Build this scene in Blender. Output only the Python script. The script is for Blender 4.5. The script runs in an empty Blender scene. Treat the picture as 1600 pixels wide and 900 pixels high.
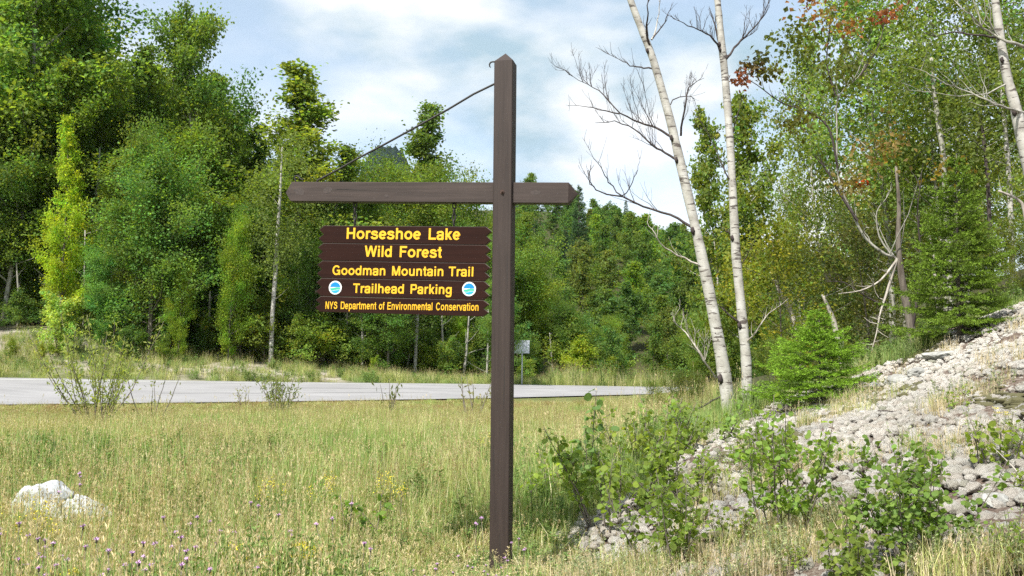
import bpy, math, random
import numpy as np
from mathutils import Vector, Matrix, noise as mnoise

# ------------------------------------------------------------------ camera, sky, sun, exposure
SC = bpy.context.scene
COL = SC.collection
F = 1386.0                       # focal length in pixels of the 1600 wide photograph
CAMZ = 1.7
PITCH = math.radians(3.71)
ROLL = math.radians(0.5)
cam = bpy.data.cameras.new('camera')
cam.sensor_width = 36.0
cam.lens = F / 1600 * 36
cam.clip_start = 0.05
cam.clip_end = 20000
camo = bpy.data.objects.new('camera', cam)
COL.objects.link(camo)
fwd = Vector((0, math.cos(PITCH), math.sin(PITCH)))
up0 = Vector((0, -math.sin(PITCH), math.cos(PITCH)))
rt0 = Vector((1, 0, 0))
rt = rt0 * math.cos(ROLL) + up0 * math.sin(ROLL)
up = up0 * math.cos(ROLL) - rt0 * math.sin(ROLL)
camo.matrix_world = Matrix(((rt.x, up.x, -fwd.x, 0), (rt.y, up.y, -fwd.y, 0), (rt.z, up.z, -fwd.z, CAMZ), (0, 0, 0, 1)))
SC.camera = camo

SUN_EL = math.radians(52)
SUN_AZ = math.atan2(-0.50, -0.72)          # measured from +Y towards +X: behind the camera, to the left
world = bpy.data.worlds.new('World')
SC.world = world
world.use_nodes = True
nt = world.node_tree
nt.nodes.clear()
wo = nt.nodes.new('ShaderNodeOutputWorld')
sky = nt.nodes.new('ShaderNodeTexSky')
sky.sky_type = 'NISHITA'
sky.sun_disc = False
sky.sun_elevation = SUN_EL
sky.sun_rotation = SUN_AZ
sky.air_density = 1.0
sky.dust_density = 2.0
bg = nt.nodes.new('ShaderNodeBackground'); bg.inputs['Strength'].default_value = 0.14
bgc = nt.nodes.new('ShaderNodeBackground'); bgc.inputs['Strength'].default_value = 0.62
hsv = nt.nodes.new('ShaderNodeHueSaturation'); hsv.inputs['Saturation'].default_value = 0.72
nt.links.new(sky.outputs[0], hsv.inputs['Color']); nt.links.new(hsv.outputs[0], bg.inputs['Color'])
tc = nt.nodes.new('ShaderNodeTexCoord')
mp = nt.nodes.new('ShaderNodeMapping')
mp.inputs['Location'].default_value = (0.55, 0.2, 0.1)
mp.inputs['Scale'].default_value = (1.0, 1.0, 2.1)
nt.links.new(tc.outputs['Generated'], mp.inputs['Vector'])
n1 = nt.nodes.new('ShaderNodeTexNoise'); n1.inputs['Scale'].default_value = 2.6; n1.inputs['Detail'].default_value = 9
n1.inputs['Roughness'].default_value = 0.55; n1.inputs['Distortion'].default_value = 0.35
nt.links.new(mp.outputs[0], n1.inputs['Vector'])
cr = nt.nodes.new('ShaderNodeValToRGB')
cr.color_ramp.elements[0].position = 0.43; cr.color_ramp.elements[0].color = (0.38, 0.38, 0.38, 1)
cr.color_ramp.elements[1].position = 0.60; cr.color_ramp.elements[1].color = (1, 1, 1, 1)
nt.links.new(n1.outputs['Fac'], cr.inputs[0])
n2 = nt.nodes.new('ShaderNodeTexNoise'); n2.inputs['Scale'].default_value = 5.0; n2.inputs['Detail'].default_value = 6
nt.links.new(mp.outputs[0], n2.inputs['Vector'])
cr2 = nt.nodes.new('ShaderNodeValToRGB')      # thick and thin parts of the clouds
cr2.color_ramp.elements[0].position = 0.40; cr2.color_ramp.elements[0].color = (0.42, 0.57, 0.67, 1)
cr2.color_ramp.elements[1].position = 0.60; cr2.color_ramp.elements[1].color = (1.0, 1.0, 1.0, 1)
nt.links.new(n2.outputs['Fac'], cr2.inputs[0])
nt.links.new(cr2.outputs[0], bgc.inputs['Color'])
mxw = nt.nodes.new('ShaderNodeMixShader')
nt.links.new(cr.outputs[0], mxw.inputs[0]); nt.links.new(bg.outputs[0], mxw.inputs[1]); nt.links.new(bgc.outputs[0], mxw.inputs[2])
nt.links.new(mxw.outputs[0], wo.inputs['Surface'])

sl = bpy.data.lights.new('sun', 'SUN')
sl.energy = 4.0
sl.angle = math.radians(0.53)
sl.color = (1.0, 0.955, 0.88)
so = bpy.data.objects.new('sun', sl)
COL.objects.link(so)
sdir = Vector((math.sin(SUN_AZ) * math.cos(SUN_EL), math.cos(SUN_AZ) * math.cos(SUN_EL), math.sin(SUN_EL)))
so.rotation_euler = sdir.to_track_quat('Z', 'Y').to_euler()
so.location = (-20, -20, 40)

SC.view_settings.view_transform = 'Standard'
SC.view_settings.look = 'None'
SC.view_settings.exposure = 0.95
SC.view_settings.gamma = 1.0
SC.render.engine = 'CYCLES'
SC.cycles.use_denoising = False
SC.cycles.max_bounces = 6
SC.cycles.diffuse_bounces = 3
SC.cycles.transmission_bounces = 4
SC.cycles.transparent_max_bounces = 6
SC.cycles.volume_bounces = 0


def ray(px, py):
    x = (px - 800) / F
    y = (450 - py) / F
    return rt * x + up * y + fwd


def P(px, py, Y):
    """the world point seen at pixel (px, py) of the photograph at depth Y"""
    d = ray(px, py)
    return Vector((0, 0, CAMZ)) + d * (Y / d.y)


# ------------------------------------------------------------------ materials
def hexc(r, g, b):
    return (r, g, b, 1)


class Mat:
    def __init__(self, name):
        self.m = bpy.data.materials.new(name)
        self.m.use_nodes = True
        self.nt = self.m.node_tree
        self.b = self.nt.nodes['Principled BSDF']
        self.out = self.nt.nodes['Material Output']

    def n(self, t, **kw):
        q = self.nt.nodes.new(t)
        for k, v in kw.items():
            if hasattr(q, k):
                setattr(q, k, v)
            else:
                q.inputs[k.replace('_', ' ')].default_value = v
        return q

    def l(self, a, b):
        self.nt.links.new(a, b)

    def noise(self, scale, detail=5, rough=0.6, vec=None, dist=0.0):
        q = self.n('ShaderNodeTexNoise')
        q.inputs['Scale'].default_value = scale
        q.inputs['Detail'].default_value = detail
        q.inputs['Roughness'].default_value = rough
        q.inputs['Distortion'].default_value = dist
        if vec is not None:
            self.l(vec, q.inputs['Vector'])
        return q

    def ramp(self, fac, stops):
        q = self.n('ShaderNodeValToRGB')
        e = q.color_ramp.elements
        e[0].position, e[0].color = stops[0][0], (*stops[0][1], 1)
        e[1].position, e[1].color = stops[-1][0], (*stops[-1][1], 1)
        for p, c in stops[1:-1]:
            x = e.new(p); x.color = (*c, 1)
        self.l(fac, q.inputs[0])
        return q

    def mix(self, fac, a, b, mode='MIX'):
        q = self.nt.nodes.new('ShaderNodeMix')
        q.data_type = 'RGBA'; q.blend_type = mode
        for s, v in ((q.inputs[0], fac), (q.inputs[6], a), (q.inputs[7], b)):
            if hasattr(v, 'links'):
                self.l(v, s)
            elif isinstance(v, (int, float)):
                s.default_value = v
            else:
                s.default_value = (*v[:3], 1)
        return q.outputs[2]

    def bump(self, h, strength=0.4, dist=0.02):
        q = self.n('ShaderNodeBump')
        q.inputs['Strength'].default_value = strength
        q.inputs['Distance'].default_value = dist
        self.l(h, q.inputs['Height'])
        self.l(q.outputs[0], self.b.inputs['Normal'])
        return q


def foliage_mat(name, trans=0.42, rough=0.6, spec=0.22):
    k = Mat(name)
    at = k.n('ShaderNodeAttribute'); at.attribute_name = 'col'
    oi = k.n('ShaderNodeObjectInfo')
    c = k.mix(1.0, at.outputs['Color'], oi.outputs['Color'], 'MULTIPLY')
    hs = k.n('ShaderNodeHueSaturation')
    mr = k.n('ShaderNodeMapRange'); mr.inputs['To Min'].default_value = 0.95; mr.inputs['To Max'].default_value = 1.35
    k.l(oi.outputs['Random'], mr.inputs['Value'])
    k.l(mr.outputs[0], hs.inputs['Value']); k.l(c, hs.inputs['Color'])
    k.l(hs.outputs[0], k.b.inputs['Base Color'])
    k.b.inputs['Roughness'].default_value = rough
    k.b.inputs['Specular IOR Level'].default_value = spec
    tr = k.n('ShaderNodeBsdfTranslucent')
    tc2 = k.mix(1.0, hs.outputs[0], (1.5, 1.45, 0.55), 'MULTIPLY')
    k.l(tc2, tr.inputs['Color'])
    ms = k.n('ShaderNodeMixShader'); ms.inputs[0].default_value = trans
    k.l(k.b.outputs[0], ms.inputs[1]); k.l(tr.outputs[0], ms.inputs[2])
    k.l(ms.outputs[0], k.out.inputs['Surface'])
    return k.m


M = {}
M['leaf'] = foliage_mat('leaf_green', trans=0.55)
M['needle'] = foliage_mat('needle_green', trans=0.15, rough=0.6, spec=0.2)
M['grass'] = foliage_mat('grass_blades', trans=0.3, rough=0.7, spec=0.15)


def bark_mat(name, a, b, scale=6):
    k = Mat(name)
    t = k.n('ShaderNodeTexCoord')
    mpn = k.n('ShaderNodeMapping'); mpn.inputs['Scale'].default_value = (3, 3, 0.6)
    k.l(t.outputs['Object'], mpn.inputs['Vector'])
    nz = k.noise(scale, 6, 0.65, mpn.outputs[0])
    r = k.ramp(nz.outputs['Fac'], [(0.35, a), (0.65, b)])
    k.l(r.outputs[0], k.b.inputs['Base Color'])
    k.b.inputs['Roughness'].default_value = 0.9
    k.bump(nz.outputs['Fac'], 0.5, 0.02)
    return k.m


M['bark'] = bark_mat('grey_brown_bark', (0.07, 0.055, 0.042), (0.2, 0.175, 0.145))
M['bark_pale'] = bark_mat('pale_grey_bark', (0.16, 0.15, 0.12), (0.42, 0.41, 0.36))
M['twig'] = bark_mat('dark_twig_bark', (0.028, 0.02, 0.019), (0.075, 0.058, 0.054))
M['dead'] = bark_mat('bleached_dead_wood', (0.25, 0.22, 0.19), (0.5, 0.46, 0.4))


def birch_mat():
    k = Mat('white_birch_bark')
    t = k.n('ShaderNodeTexCoord')
    mpn = k.n('ShaderNodeMapping'); mpn.inputs['Scale'].default_value = (3.2, 3.2, 16)
    k.l(t.outputs['Object'], mpn.inputs['Vector'])
    nz = k.noise(1.6, 4, 0.6, mpn.outputs[0])
    band = k.ramp(nz.outputs['Fac'], [(0.0, (0, 0, 0)), (0.39, (0, 0, 0)), (0.43, (1, 1, 1)), (1.0, (1, 1, 1))])
    nb = k.noise(2.6, 6, 0.75, t.outputs['Object'], 0.6)
    patch = k.ramp(nb.outputs['Fac'], [(0.34, (0, 0, 0)), (0.37, (1, 1, 1))])
    tone = k.noise(5, 5, 0.6, t.outputs['Object'])
    white = k.ramp(tone.outputs['Fac'], [(0.3, (0.22, 0.205, 0.18)), (0.5, (0.40, 0.385, 0.345)), (0.7, (0.52, 0.51, 0.48))])
    c = k.mix(band.outputs[0], (0.09, 0.075, 0.065), white.outputs[0])
    c = k.mix(patch.outputs[0], (0.13, 0.11, 0.095), c)
    k.l(c, k.b.inputs['Base Color'])
    k.b.inputs['Roughness'].default_value = 0.75
    k.bump(nz.outputs['Fac'], 0.35, 0.01)
    return k.m


M['birch'] = birch_mat()


def wood_mat(name, dark, light, vert):
    k = Mat(name)
    t = k.n('ShaderNodeTexCoord')
    mpn = k.n('ShaderNodeMapping')
    mpn.inputs['Scale'].default_value = (30, 30, 1.1) if vert else (1.1, 30, 30)
    k.l(t.outputs['Object'], mpn.inputs['Vector'])
    g = k.noise(1.3, 7, 0.65, mpn.outputs[0], 0.8)
    blot = k.noise(2.3, 5, 0.6, t.outputs['Object'])
    r = k.ramp(g.outputs['Fac'], [(0.3, dark), (0.7, light)])
    r2 = k.ramp(blot.outputs['Fac'], [(0.3, (0.86, 0.84, 0.84)), (0.7, (1.14, 1.14, 1.15))])
    c = k.mix(1.0, r.outputs[0], r2.outputs[0], 'MULTIPLY')
    # chalky worn flecks
    fl = k.noise(55, 3, 0.7, t.outputs['Object'])
    fr = k.ramp(fl.outputs['Fac'], [(0.68, (0, 0, 0)), (0.78, (1, 1, 1))])
    c = k.mix(fr.outputs[0], c, tuple(min(1, x * 1.9) for x in light))
    k.l(c, k.b.inputs['Base Color'])
    k.b.inputs['Roughness'].default_value = 0.62
    k.b.inputs['Specular IOR Level'].default_value = 0.35
    k.bump(g.outputs['Fac'], 0.25, 0.004)
    return k.m


M['post'] = wood_mat('stained_brown_timber', (0.027, 0.0185, 0.0155), (0.046, 0.032, 0.027), True)
M['beam'] = wood_mat('stained_brown_timber_beam', (0.032, 0.0225, 0.0195), (0.060, 0.043, 0.037), False)
M['board'] = wood_mat('dark_brown_sign_board', (0.016, 0.0052, 0.0035), (0.027, 0.009, 0.006), False)
M['board'].node_tree.nodes['Principled BSDF'].inputs['Specular IOR Level'].default_value = 0.12
M['board_edge'] = wood_mat('lit_board_edge', (0.16, 0.12, 0.09), (0.3, 0.25, 0.18), False)  # far paler than the face: light on the tooth facets put into the colour


def flat_mat(name, c, rough=0.6, metal=0.0, var=0.12, scale=12):
    k = Mat(name)
    t = k.n('ShaderNodeTexCoord')
    nz = k.noise(scale, 5, 0.6, t.outputs['Object'])
    r = k.ramp(nz.outputs['Fac'], [(0.3, tuple(x * (1 - var) for x in c)), (0.7, tuple(min(1, x * (1 + var)) for x in c))])
    k.l(r.outputs[0], k.b.inputs['Base Color'])
    k.b.inputs['Roughness'].default_value = rough
    k.b.inputs['Metallic'].default_value = metal
    return k.m


M['knot'] = flat_mat('reddish_wood_knot', (0.046, 0.032, 0.028), 0.6, 0, 0.45, 60)
M['yellow'] = flat_mat('yellow_sign_paint', (0.80, 0.44, 0.012), 0.5, 0, 0.06)
M['white'] = flat_mat('white_sign_paint', (0.78, 0.8, 0.8), 0.4, 0, 0.03)
M['blue'] = flat_mat('blue_sign_paint', (0.0, 0.22, 0.58), 0.4, 0, 0.05)
M['ltblue'] = flat_mat('light_blue_sign_paint', (0.02, 0.36, 0.62), 0.4, 0, 0.05)
M['green'] = flat_mat('green_sign_paint', (0.05, 0.45, 0.3), 0.4, 0, 0.05)
M['iron'] = flat_mat('dark_iron', (0.035, 0.032, 0.03), 0.6, 0.4, 0.3)
M['rust'] = flat_mat('rusty_bolt', (0.07, 0.04, 0.03), 0.7, 0.3, 0.4, 60)
M['galv'] = flat_mat('galvanised_metal', (0.42, 0.45, 0.50), 0.6, 0.0, 0.12)
M['alu'] = flat_mat('bare_aluminium_sign_back', (0.50, 0.54, 0.60), 0.6, 0.0, 0.06)
M['purple'] = flat_mat('purple_petals', (0.60, 0.38, 0.62), 0.7, 0, 0.25, 40)
M['gold'] = flat_mat('yellow_flowers', (0.55, 0.47, 0.03), 0.7, 0, 0.25, 40)
M['whitefl'] = flat_mat('white_flowers', (0.75, 0.75, 0.68), 0.7, 0, 0.1, 40)


def rock_mat(name, cols, scale=3.0, lichen=None):
    k = Mat(name)
    t = k.n('ShaderNodeTexCoord')
    nz = k.noise(scale, 8, 0.7, t.outputs['Object'])
    r = k.ramp(nz.outputs['Fac'], [(0.3, cols[0]), (0.5, cols[1]), (0.68, cols[2])])
    sp = k.noise(scale * 14, 4, 0.7, t.outputs['Object'])
    r2 = k.ramp(sp.outputs['Fac'], [(0.3, (0.6, 0.6, 0.6)), (0.55, (1.05, 1.05, 1.05))])
    c = k.mix(0.8, r.outputs[0], r2.outputs[0], 'MULTIPLY')
    k.l(c, k.b.inputs['Base Color'])
    k.b.inputs['Roughness'].default_value = 0.9
    k.bump(nz.outputs['Fac'], 0.7, 0.03)
    return k.m


M['whiterock'] = rock_mat('pale_granite', [(0.18, 0.19, 0.185), (0.45, 0.47, 0.48), (0.64, 0.65, 0.65)], 11)
M['greyrock'] = rock_mat('grey_lichened_stone', [(0.16, 0.16, 0.15), (0.30, 0.30, 0.28), (0.46, 0.46, 0.42)], 6)


def lichen_mat():
    k = Mat('reindeer_lichen')
    t = k.n('ShaderNodeTexCoord')
    oi = k.n('ShaderNodeObjectInfo')
    g = k.n('ShaderNodeNewGeometry')
    nz = k.noise(38, 6, 0.75, t.outputs['Object'])
    big = k.noise(0.9, 4, 0.6, g.outputs['Position'])
    r = k.ramp(oi.outputs['Random'], [(0.0, (0.48, 0.44, 0.385)), (0.35, (0.64, 0.61, 0.56)), (0.7, (0.60, 0.59, 0.55)), (0.93, (0.48, 0.46, 0.40)), (1.0, (0.30, 0.31, 0.24))])
    r2 = k.ramp(nz.outputs['Fac'], [(0.38, (0.34, 0.30, 0.27)), (0.52, (1.15, 1.15, 1.15))])
    c = k.mix(0.85, r.outputs[0], r2.outputs[0], 'MULTIPLY')
    r3 = k.ramp(big.outputs['Fac'], [(0.30, (0.6, 0.62, 0.64)), (0.42, (0.95, 0.94, 0.92)), (0.56, (1.14, 1.13, 1.11))])
    c = k.mix(1.0, c, r3.outputs[0], 'MULTIPLY')
    k.l(c, k.b.inputs['Base Color'])
    k.b.inputs['Roughness'].default_value = 1.0
    k.b.inputs['Specular IOR Level'].default_value = 0.1
    k.bump(nz.outputs['Fac'], 1.0, 0.02)
    return k.m


M['lichen'] = lichen_mat()


def ground_mat():
    k = Mat('ground_soil_turf_and_litter')
    at = k.n('ShaderNodeAttribute'); at.attribute_name = 'zone'      # R mound, G bank of pale grit, B forest floor
    sep = k.n('ShaderNodeSeparateColor'); k.l(at.outputs['Color'], sep.inputs[0])
    g = k.n('ShaderNodeNewGeometry')
    a = k.noise(1.3, 6, 0.6, g.outputs['Position'])
    b = k.noise(22, 6, 0.7, g.outputs['Position'])
    field = k.ramp(a.outputs['Fac'], [(0.3, (0.09, 0.115, 0.035)), (0.5, (0.13, 0.15, 0.05)), (0.7, (0.19, 0.18, 0.075))])
    mound = k.ramp(b.outputs['Fac'], [(0.3, (0.06, 0.04, 0.03)), (0.5, (0.13, 0.095, 0.075)), (0.66, (0.3, 0.26, 0.22))])
    grit = k.ramp(a.outputs['Fac'], [(0.35, (0.12, 0.12, 0.06)), (0.46, (0.26, 0.23, 0.18)), (0.62, (0.42, 0.38, 0.34))])
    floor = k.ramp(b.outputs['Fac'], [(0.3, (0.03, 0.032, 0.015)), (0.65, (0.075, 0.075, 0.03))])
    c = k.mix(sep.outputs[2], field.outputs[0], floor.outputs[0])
    c = k.mix(sep.outputs[1], c, grit.outputs[0])
    c = k.mix(sep.outputs[0], c, mound.outputs[0])
    k.l(c, k.b.inputs['Base Color'])
    k.b.inputs['Roughness'].default_value = 0.95
    k.b.inputs['Specular IOR Level'].default_value = 0.15
    k.bump(b.outputs['Fac'], 0.8, 0.04)
    return k.m


M['ground'] = ground_mat()


def road_mat():
    k = Mat('sun_bleached_asphalt')
    g = k.n('ShaderNodeNewGeometry')
    a = k.noise(0.35, 5, 0.6, g.outputs['Position'])
    b = k.noise(60, 4, 0.8, g.outputs['Position'])
    mpn = k.n('ShaderNodeMapping'); mpn.inputs['Scale'].default_value = (0.25, 1.7, 1); mpn.inputs['Rotation'].default_value = (0, 0, -0.12)
    k.l(g.outputs['Position'], mpn.inputs['Vector'])
    s = k.noise(1.0, 4, 0.6, mpn.outputs[0])
    r = k.ramp(a.outputs['Fac'], [(0.3, (0.24, 0.236, 0.24)), (0.7, (0.31, 0.306, 0.31))])
    r2 = k.ramp(b.outputs['Fac'], [(0.3, (0.85, 0.85, 0.85)), (0.7, (1.12, 1.12, 1.12))])
    r3 = k.ramp(s.outputs['Fac'], [(0.35, (0.90, 0.90, 0.90)), (0.65, (1.06, 1.06, 1.06))])
    c = k.mix(1.0, r.outputs[0], r2.outputs[0], 'MULTIPLY')
    c = k.mix(1.0, c, r3.outputs[0], 'MULTIPLY')
    k.l(c, k.b.inputs['Base Color'])
    k.b.inputs['Roughness'].default_value = 0.9
    k.bump(b.outputs['Fac'], 0.3, 0.006)
    return k.m


M['road'] = road_mat()
M['roadline'] = flat_mat('worn_white_road_paint', (0.42, 0.42, 0.41), 0.8, 0, 0.15, 3)
M['crack'] = flat_mat('tar_filled_crack', (0.05, 0.05, 0.05), 0.8, 0, 0.2, 3)
M['mountain'] = flat_mat('distant_forest_canopy', (0.014, 0.026, 0.016), 1.0, 0, 0.35, 0.02)
M['mountain'].node_tree.nodes['Principled BSDF'].inputs['Specular IOR Level'].default_value = 0.0


# ------------------------------------------------------------------ mesh helpers
class Geo:
    """collects vertex and face arrays, builds ONE mesh"""
    def __init__(self):
        self.v = []; self.f = []; self.c = []; self.n = 0

    def add(self, v, f, mi=0, col=(1, 1, 1), smooth=False):
        v = np.asarray(v, dtype=np.float32).reshape(-1, 3)
        col = np.asarray(col, dtype=np.float32)
        if col.ndim == 1:
            col = np.tile(col[:3], (len(v), 1))
        self.v.append(v); self.c.append(col)
        f = np.asarray(f, dtype=np.int32)
        self.f.append((f + self.n, mi, smooth))
        self.n += len(v)

    def faces(self, v, faces, mi=0, col=(1, 1, 1), smooth=False):
        """faces of unlike sizes"""
        base = self.n
        v = np.asarray(v, dtype=np.float32).reshape(-1, 3)
        self.v.append(v); self.c.append(np.tile(np.asarray(col, dtype=np.float32)[:3], (len(v), 1)))
        self.n += len(v)
        by = {}
        for f in faces:
            by.setdefault(len(f), []).append(f)
        for fs in by.values():
            self.f.append((np.asarray(fs, dtype=np.int32) + base, mi, smooth))

    def box(self, x0, x1, y0, y1, z0, z1, mi=0, col=(1, 1, 1)):
        v = [(x, y, z) for z in (z0, z1) for y in (y0, y1) for x in (x0, x1)]
        self.add(v, [(0, 2, 3, 1), (4, 5, 7, 6), (0, 1, 5, 4), (2, 6, 7, 3), (0, 4, 6, 2), (1, 3, 7, 5)], mi, col)

    def tube(self, pts, rad, sides=6, mi=0, col=(1, 1, 1), cap=True):
        pts = np.asarray(pts, dtype=np.float64).reshape(-1, 3)
        n = len(pts)
        rad = np.broadcast_to(np.asarray(rad, dtype=np.float64), (n,))
        t = np.gradient(pts, axis=0)
        t /= (np.linalg.norm(t, axis=1, keepdims=True) + 1e-12)
        ref = np.array([0.0, 0, 1]) if abs(t[0][2]) < 0.9 else np.array([1.0, 0, 0])
        a = np.cross(t[0], ref); a /= np.linalg.norm(a)
        an = np.arange(sides) * 2 * math.pi / sides
        V = []
        for i in range(n):
            a = a - t[i] * np.dot(a, t[i]); a /= (np.linalg.norm(a) + 1e-12)
            b = np.cross(t[i], a)
            V.append(pts[i] + rad[i] * (np.outer(np.cos(an), a) + np.outer(np.sin(an), b)))
        V = np.concatenate(V)
        i = np.arange(n - 1)[:, None] * sides
        j = np.arange(sides)[None, :]
        k = (j + 1) % sides
        f = np.stack([i + j, i + k, i + sides + k, i + sides + j], axis=-1).reshape(-1, 4)
        self.add(V, f, mi, col, True)
        if cap:
            self.f.append((np.array([list(range(self.n - sides, self.n))], dtype=np.int32), mi, False))
            self.f.append((np.array([list(range(self.n - n * sides, self.n - n * sides + sides))[::-1]], dtype=np.int32), mi, False))

    def leaves(self, C, D, N, L, W, col, mi=0, sides=4):
        """one small folded leaf face per row"""
        D = D / (np.linalg.norm(D, axis=1, keepdims=True) + 1e-9)
        S = np.cross(D, N); S /= (np.linalg.norm(S, axis=1, keepdims=True) + 1e-9)
        U = np.cross(S, D)
        L = np.broadcast_to(L, (len(C),))[:, None]; W = np.broadcast_to(W, (len(C),))[:, None]
        if sides == 4:
            V = np.stack([C, C + D * L * .45 + S * W * .5 + U * W * .18, C + D * L, C + D * L * .45 - S * W * .5 + U * W * .18], 1)
        else:
            V = []
            for q in range(sides):
                a = 2 * math.pi * q / sides
                V.append(C + D * L * (.5 - .5 * math.cos(a)) + S * W * .5 * math.sin(a) + U * W * .16 * abs(math.sin(a)))
            V = np.stack(V, 1)
        f = np.arange(len(C) * sides).reshape(-1, sides)
        self.add(V.reshape(-1, 3), f, mi, np.repeat(col, sides, axis=0))

    def mesh(self, name, mats):
        me = bpy.data.meshes.new(name)
        V = np.concatenate(self.v); Cc = np.concatenate(self.c)
        me.vertices.add(len(V)); me.vertices.foreach_set('co', V.ravel())
        nl = sum(f.size for f, _, _ in self.f); npoly = sum(len(f) for f, _, _ in self.f)
        loops = np.concatenate([f.ravel() for f, _, _ in self.f])
        tot = np.concatenate([np.full(len(f), f.shape[1], dtype=np.int32) for f, _, _ in self.f])
        mi = np.concatenate([np.full(len(f), m, dtype=np.int32) for f, m, _ in self.f])
        sm = np.concatenate([np.full(len(f), s, dtype=bool) for f, _, s in self.f])
        st = np.concatenate([[0], np.cumsum(tot)[:-1]]).astype(np.int32)
        me.loops.add(nl); me.loops.foreach_set('vertex_index', loops)
        me.polygons.add(npoly)
        me.polygons.foreach_set('loop_start', st); me.polygons.foreach_set('loop_total', tot)
        me.polygons.foreach_set('material_index', mi); me.polygons.foreach_set('use_smooth', sm)
        a = me.attributes.new('col', 'FLOAT_COLOR', 'POINT')
        a.data.foreach_set('color', np.concatenate([Cc, np.ones((len(Cc), 1), dtype=np.float32)], 1).ravel())
        for m in mats:
            me.materials.append(M[m])
        me.update(calc_edges=True)
        me.validate()
        return me


def link(name, data, parent=None, loc=None, rz=0, scale=None, color=None):
    o = bpy.data.objects.new(name, data)
    COL.objects.link(o)
    if parent is not None:
        o.parent = parent
    if loc is not None:
        o.location = loc
    o.rotation_euler = (0, 0, rz)
    if scale is not None:
        o.scale = scale if hasattr(scale, '__len__') else (scale,) * 3
    if color is not None:
        o.color = (*color, 1)
    return o


def tag(o, label=None, cat=None, group=None, kind=None):
    if label: o['label'] = label
    if cat: o['category'] = cat
    if group: o['group'] = group
    if kind: o['kind'] = kind
    return o


def obj(name, geo, mats, parent=None, **kw):
    return link(name, geo.mesh(name, mats), parent, **kw)


def rot_rand(rng, n):
    v = rng.normal(size=(n, 3)); return v / np.linalg.norm(v, axis=1, keepdims=True)


# ------------------------------------------------------------------ terrain
CP = []
def cp(px, py, Y):
    p = P(px, py, Y); CP.append((p.x, p.y, p.z))
def cw(x, y, z): CP.append((x, y, z))

for x in (-12, -7, -3, 0): cw(x, 0, -0.12)
for x in (-9, -5, -2, -0.4, 0.3): cw(x, 6.5, -0.16)
for x in (-14, -9, -5, -2): cw(x, 13, -0.1)
cw(1.0, 13, -0.05)
for x in (-20, -12, -5, 1): cw(x, 20, -0.2)
cw(5, 22, -0.25)
NEAR = [(-1500, 652, 19), (-500, 640, 19), (-100, 633, 24), (0, 632, 25), (450, 627, 28), (760, 622, 32), (1000, 616, 38), (1100, 615, 42), (1300, 613, 50), (1700, 611, 70)]
FAR = [(-900, 580, 27), (-500, 585, 28), (-100, 589, 34.5), (0, 590, 36), (450, 597, 39), (760, 600, 43), (1000, 604, 49), (1100, 605, 54), (1300, 606, 64), (1700, 607, 90)]
for q in NEAR[1:8] + FAR[1:8]: cp(*q)
for q in [(0, 575, 38), (0, 545, 41), (0, 514, 45), (110, 516, 45), (250, 548, 46), (400, 566, 44), (560, 590, 42.5), (-300, 500, 43), (700, 598, 46), (900, 600, 52), (0, 495, 62), (300, 535, 62), (600, 575, 65), (800, 592, 70), (1050, 600, 75)]: cp(*q)
# the lichen covered mound on the right
for q in [(860, 900, 6.0), (1000, 895, 5.3), (1300, 900, 4.6), (1600, 900, 4.1), (1600, 700, 6.0), (1600, 560, 9.0), (1600, 478, 12), (1700, 440, 13), (1400, 720, 6.6), (1400, 620, 9.5), (1375, 583, 11.4), (1480, 530, 12), (1200, 720, 7.9), (1150, 652, 12.3), (1010, 800, 7.3), (1060, 705, 10.6), (1280, 640, 11), (1700, 900, 3.6), (1700, 700, 5.6)]: cp(*q)
cw(3, 0, 0.3); cw(5, 0.5, 0.9); cw(4, 17, 0.2); cw(6.5, 17, 1.1); cw(9, 17, 2.4); cw(13, 18, 4.2); cw(5, 26, -0.3); cw(9, 28, 0.8); cw(15, 30, 3.4); cw(12, 45, -0.3); cw(24, 50, 1.5); cw(24, 30, 7); cw(16, 8, 6); cw(-25, 5, 0)
CP = np.array(CP)


def tps(r2):
    return np.where(r2 > 1e-9, r2 * np.log(r2 + 1e-12) * 0.5, 0)


_n = len(CP)
_K = tps(((CP[:, None, :2] - CP[None, :, :2]) ** 2).sum(-1)) + np.eye(_n) * 0.6
_Pm = np.concatenate([np.ones((_n, 1)), CP[:, :2]], 1)
_A = np.zeros((_n + 3, _n + 3)); _A[:_n, :_n] = _K; _A[:_n, _n:] = _Pm; _A[_n:, :_n] = _Pm.T
_W = np.linalg.solve(_A, np.concatenate([CP[:, 2], np.zeros(3)]))


def sst(x, a, b):
    t = np.clip((x - a) / (b - a), 0, 1); return t * t * (3 - 2 * t)


def strip_pts(tab):
    return [P(*q) for q in tab]


_near = np.array([tuple(p) for p in strip_pts(NEAR)])
_far = np.array([tuple(p) for p in strip_pts(FAR)])


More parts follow.
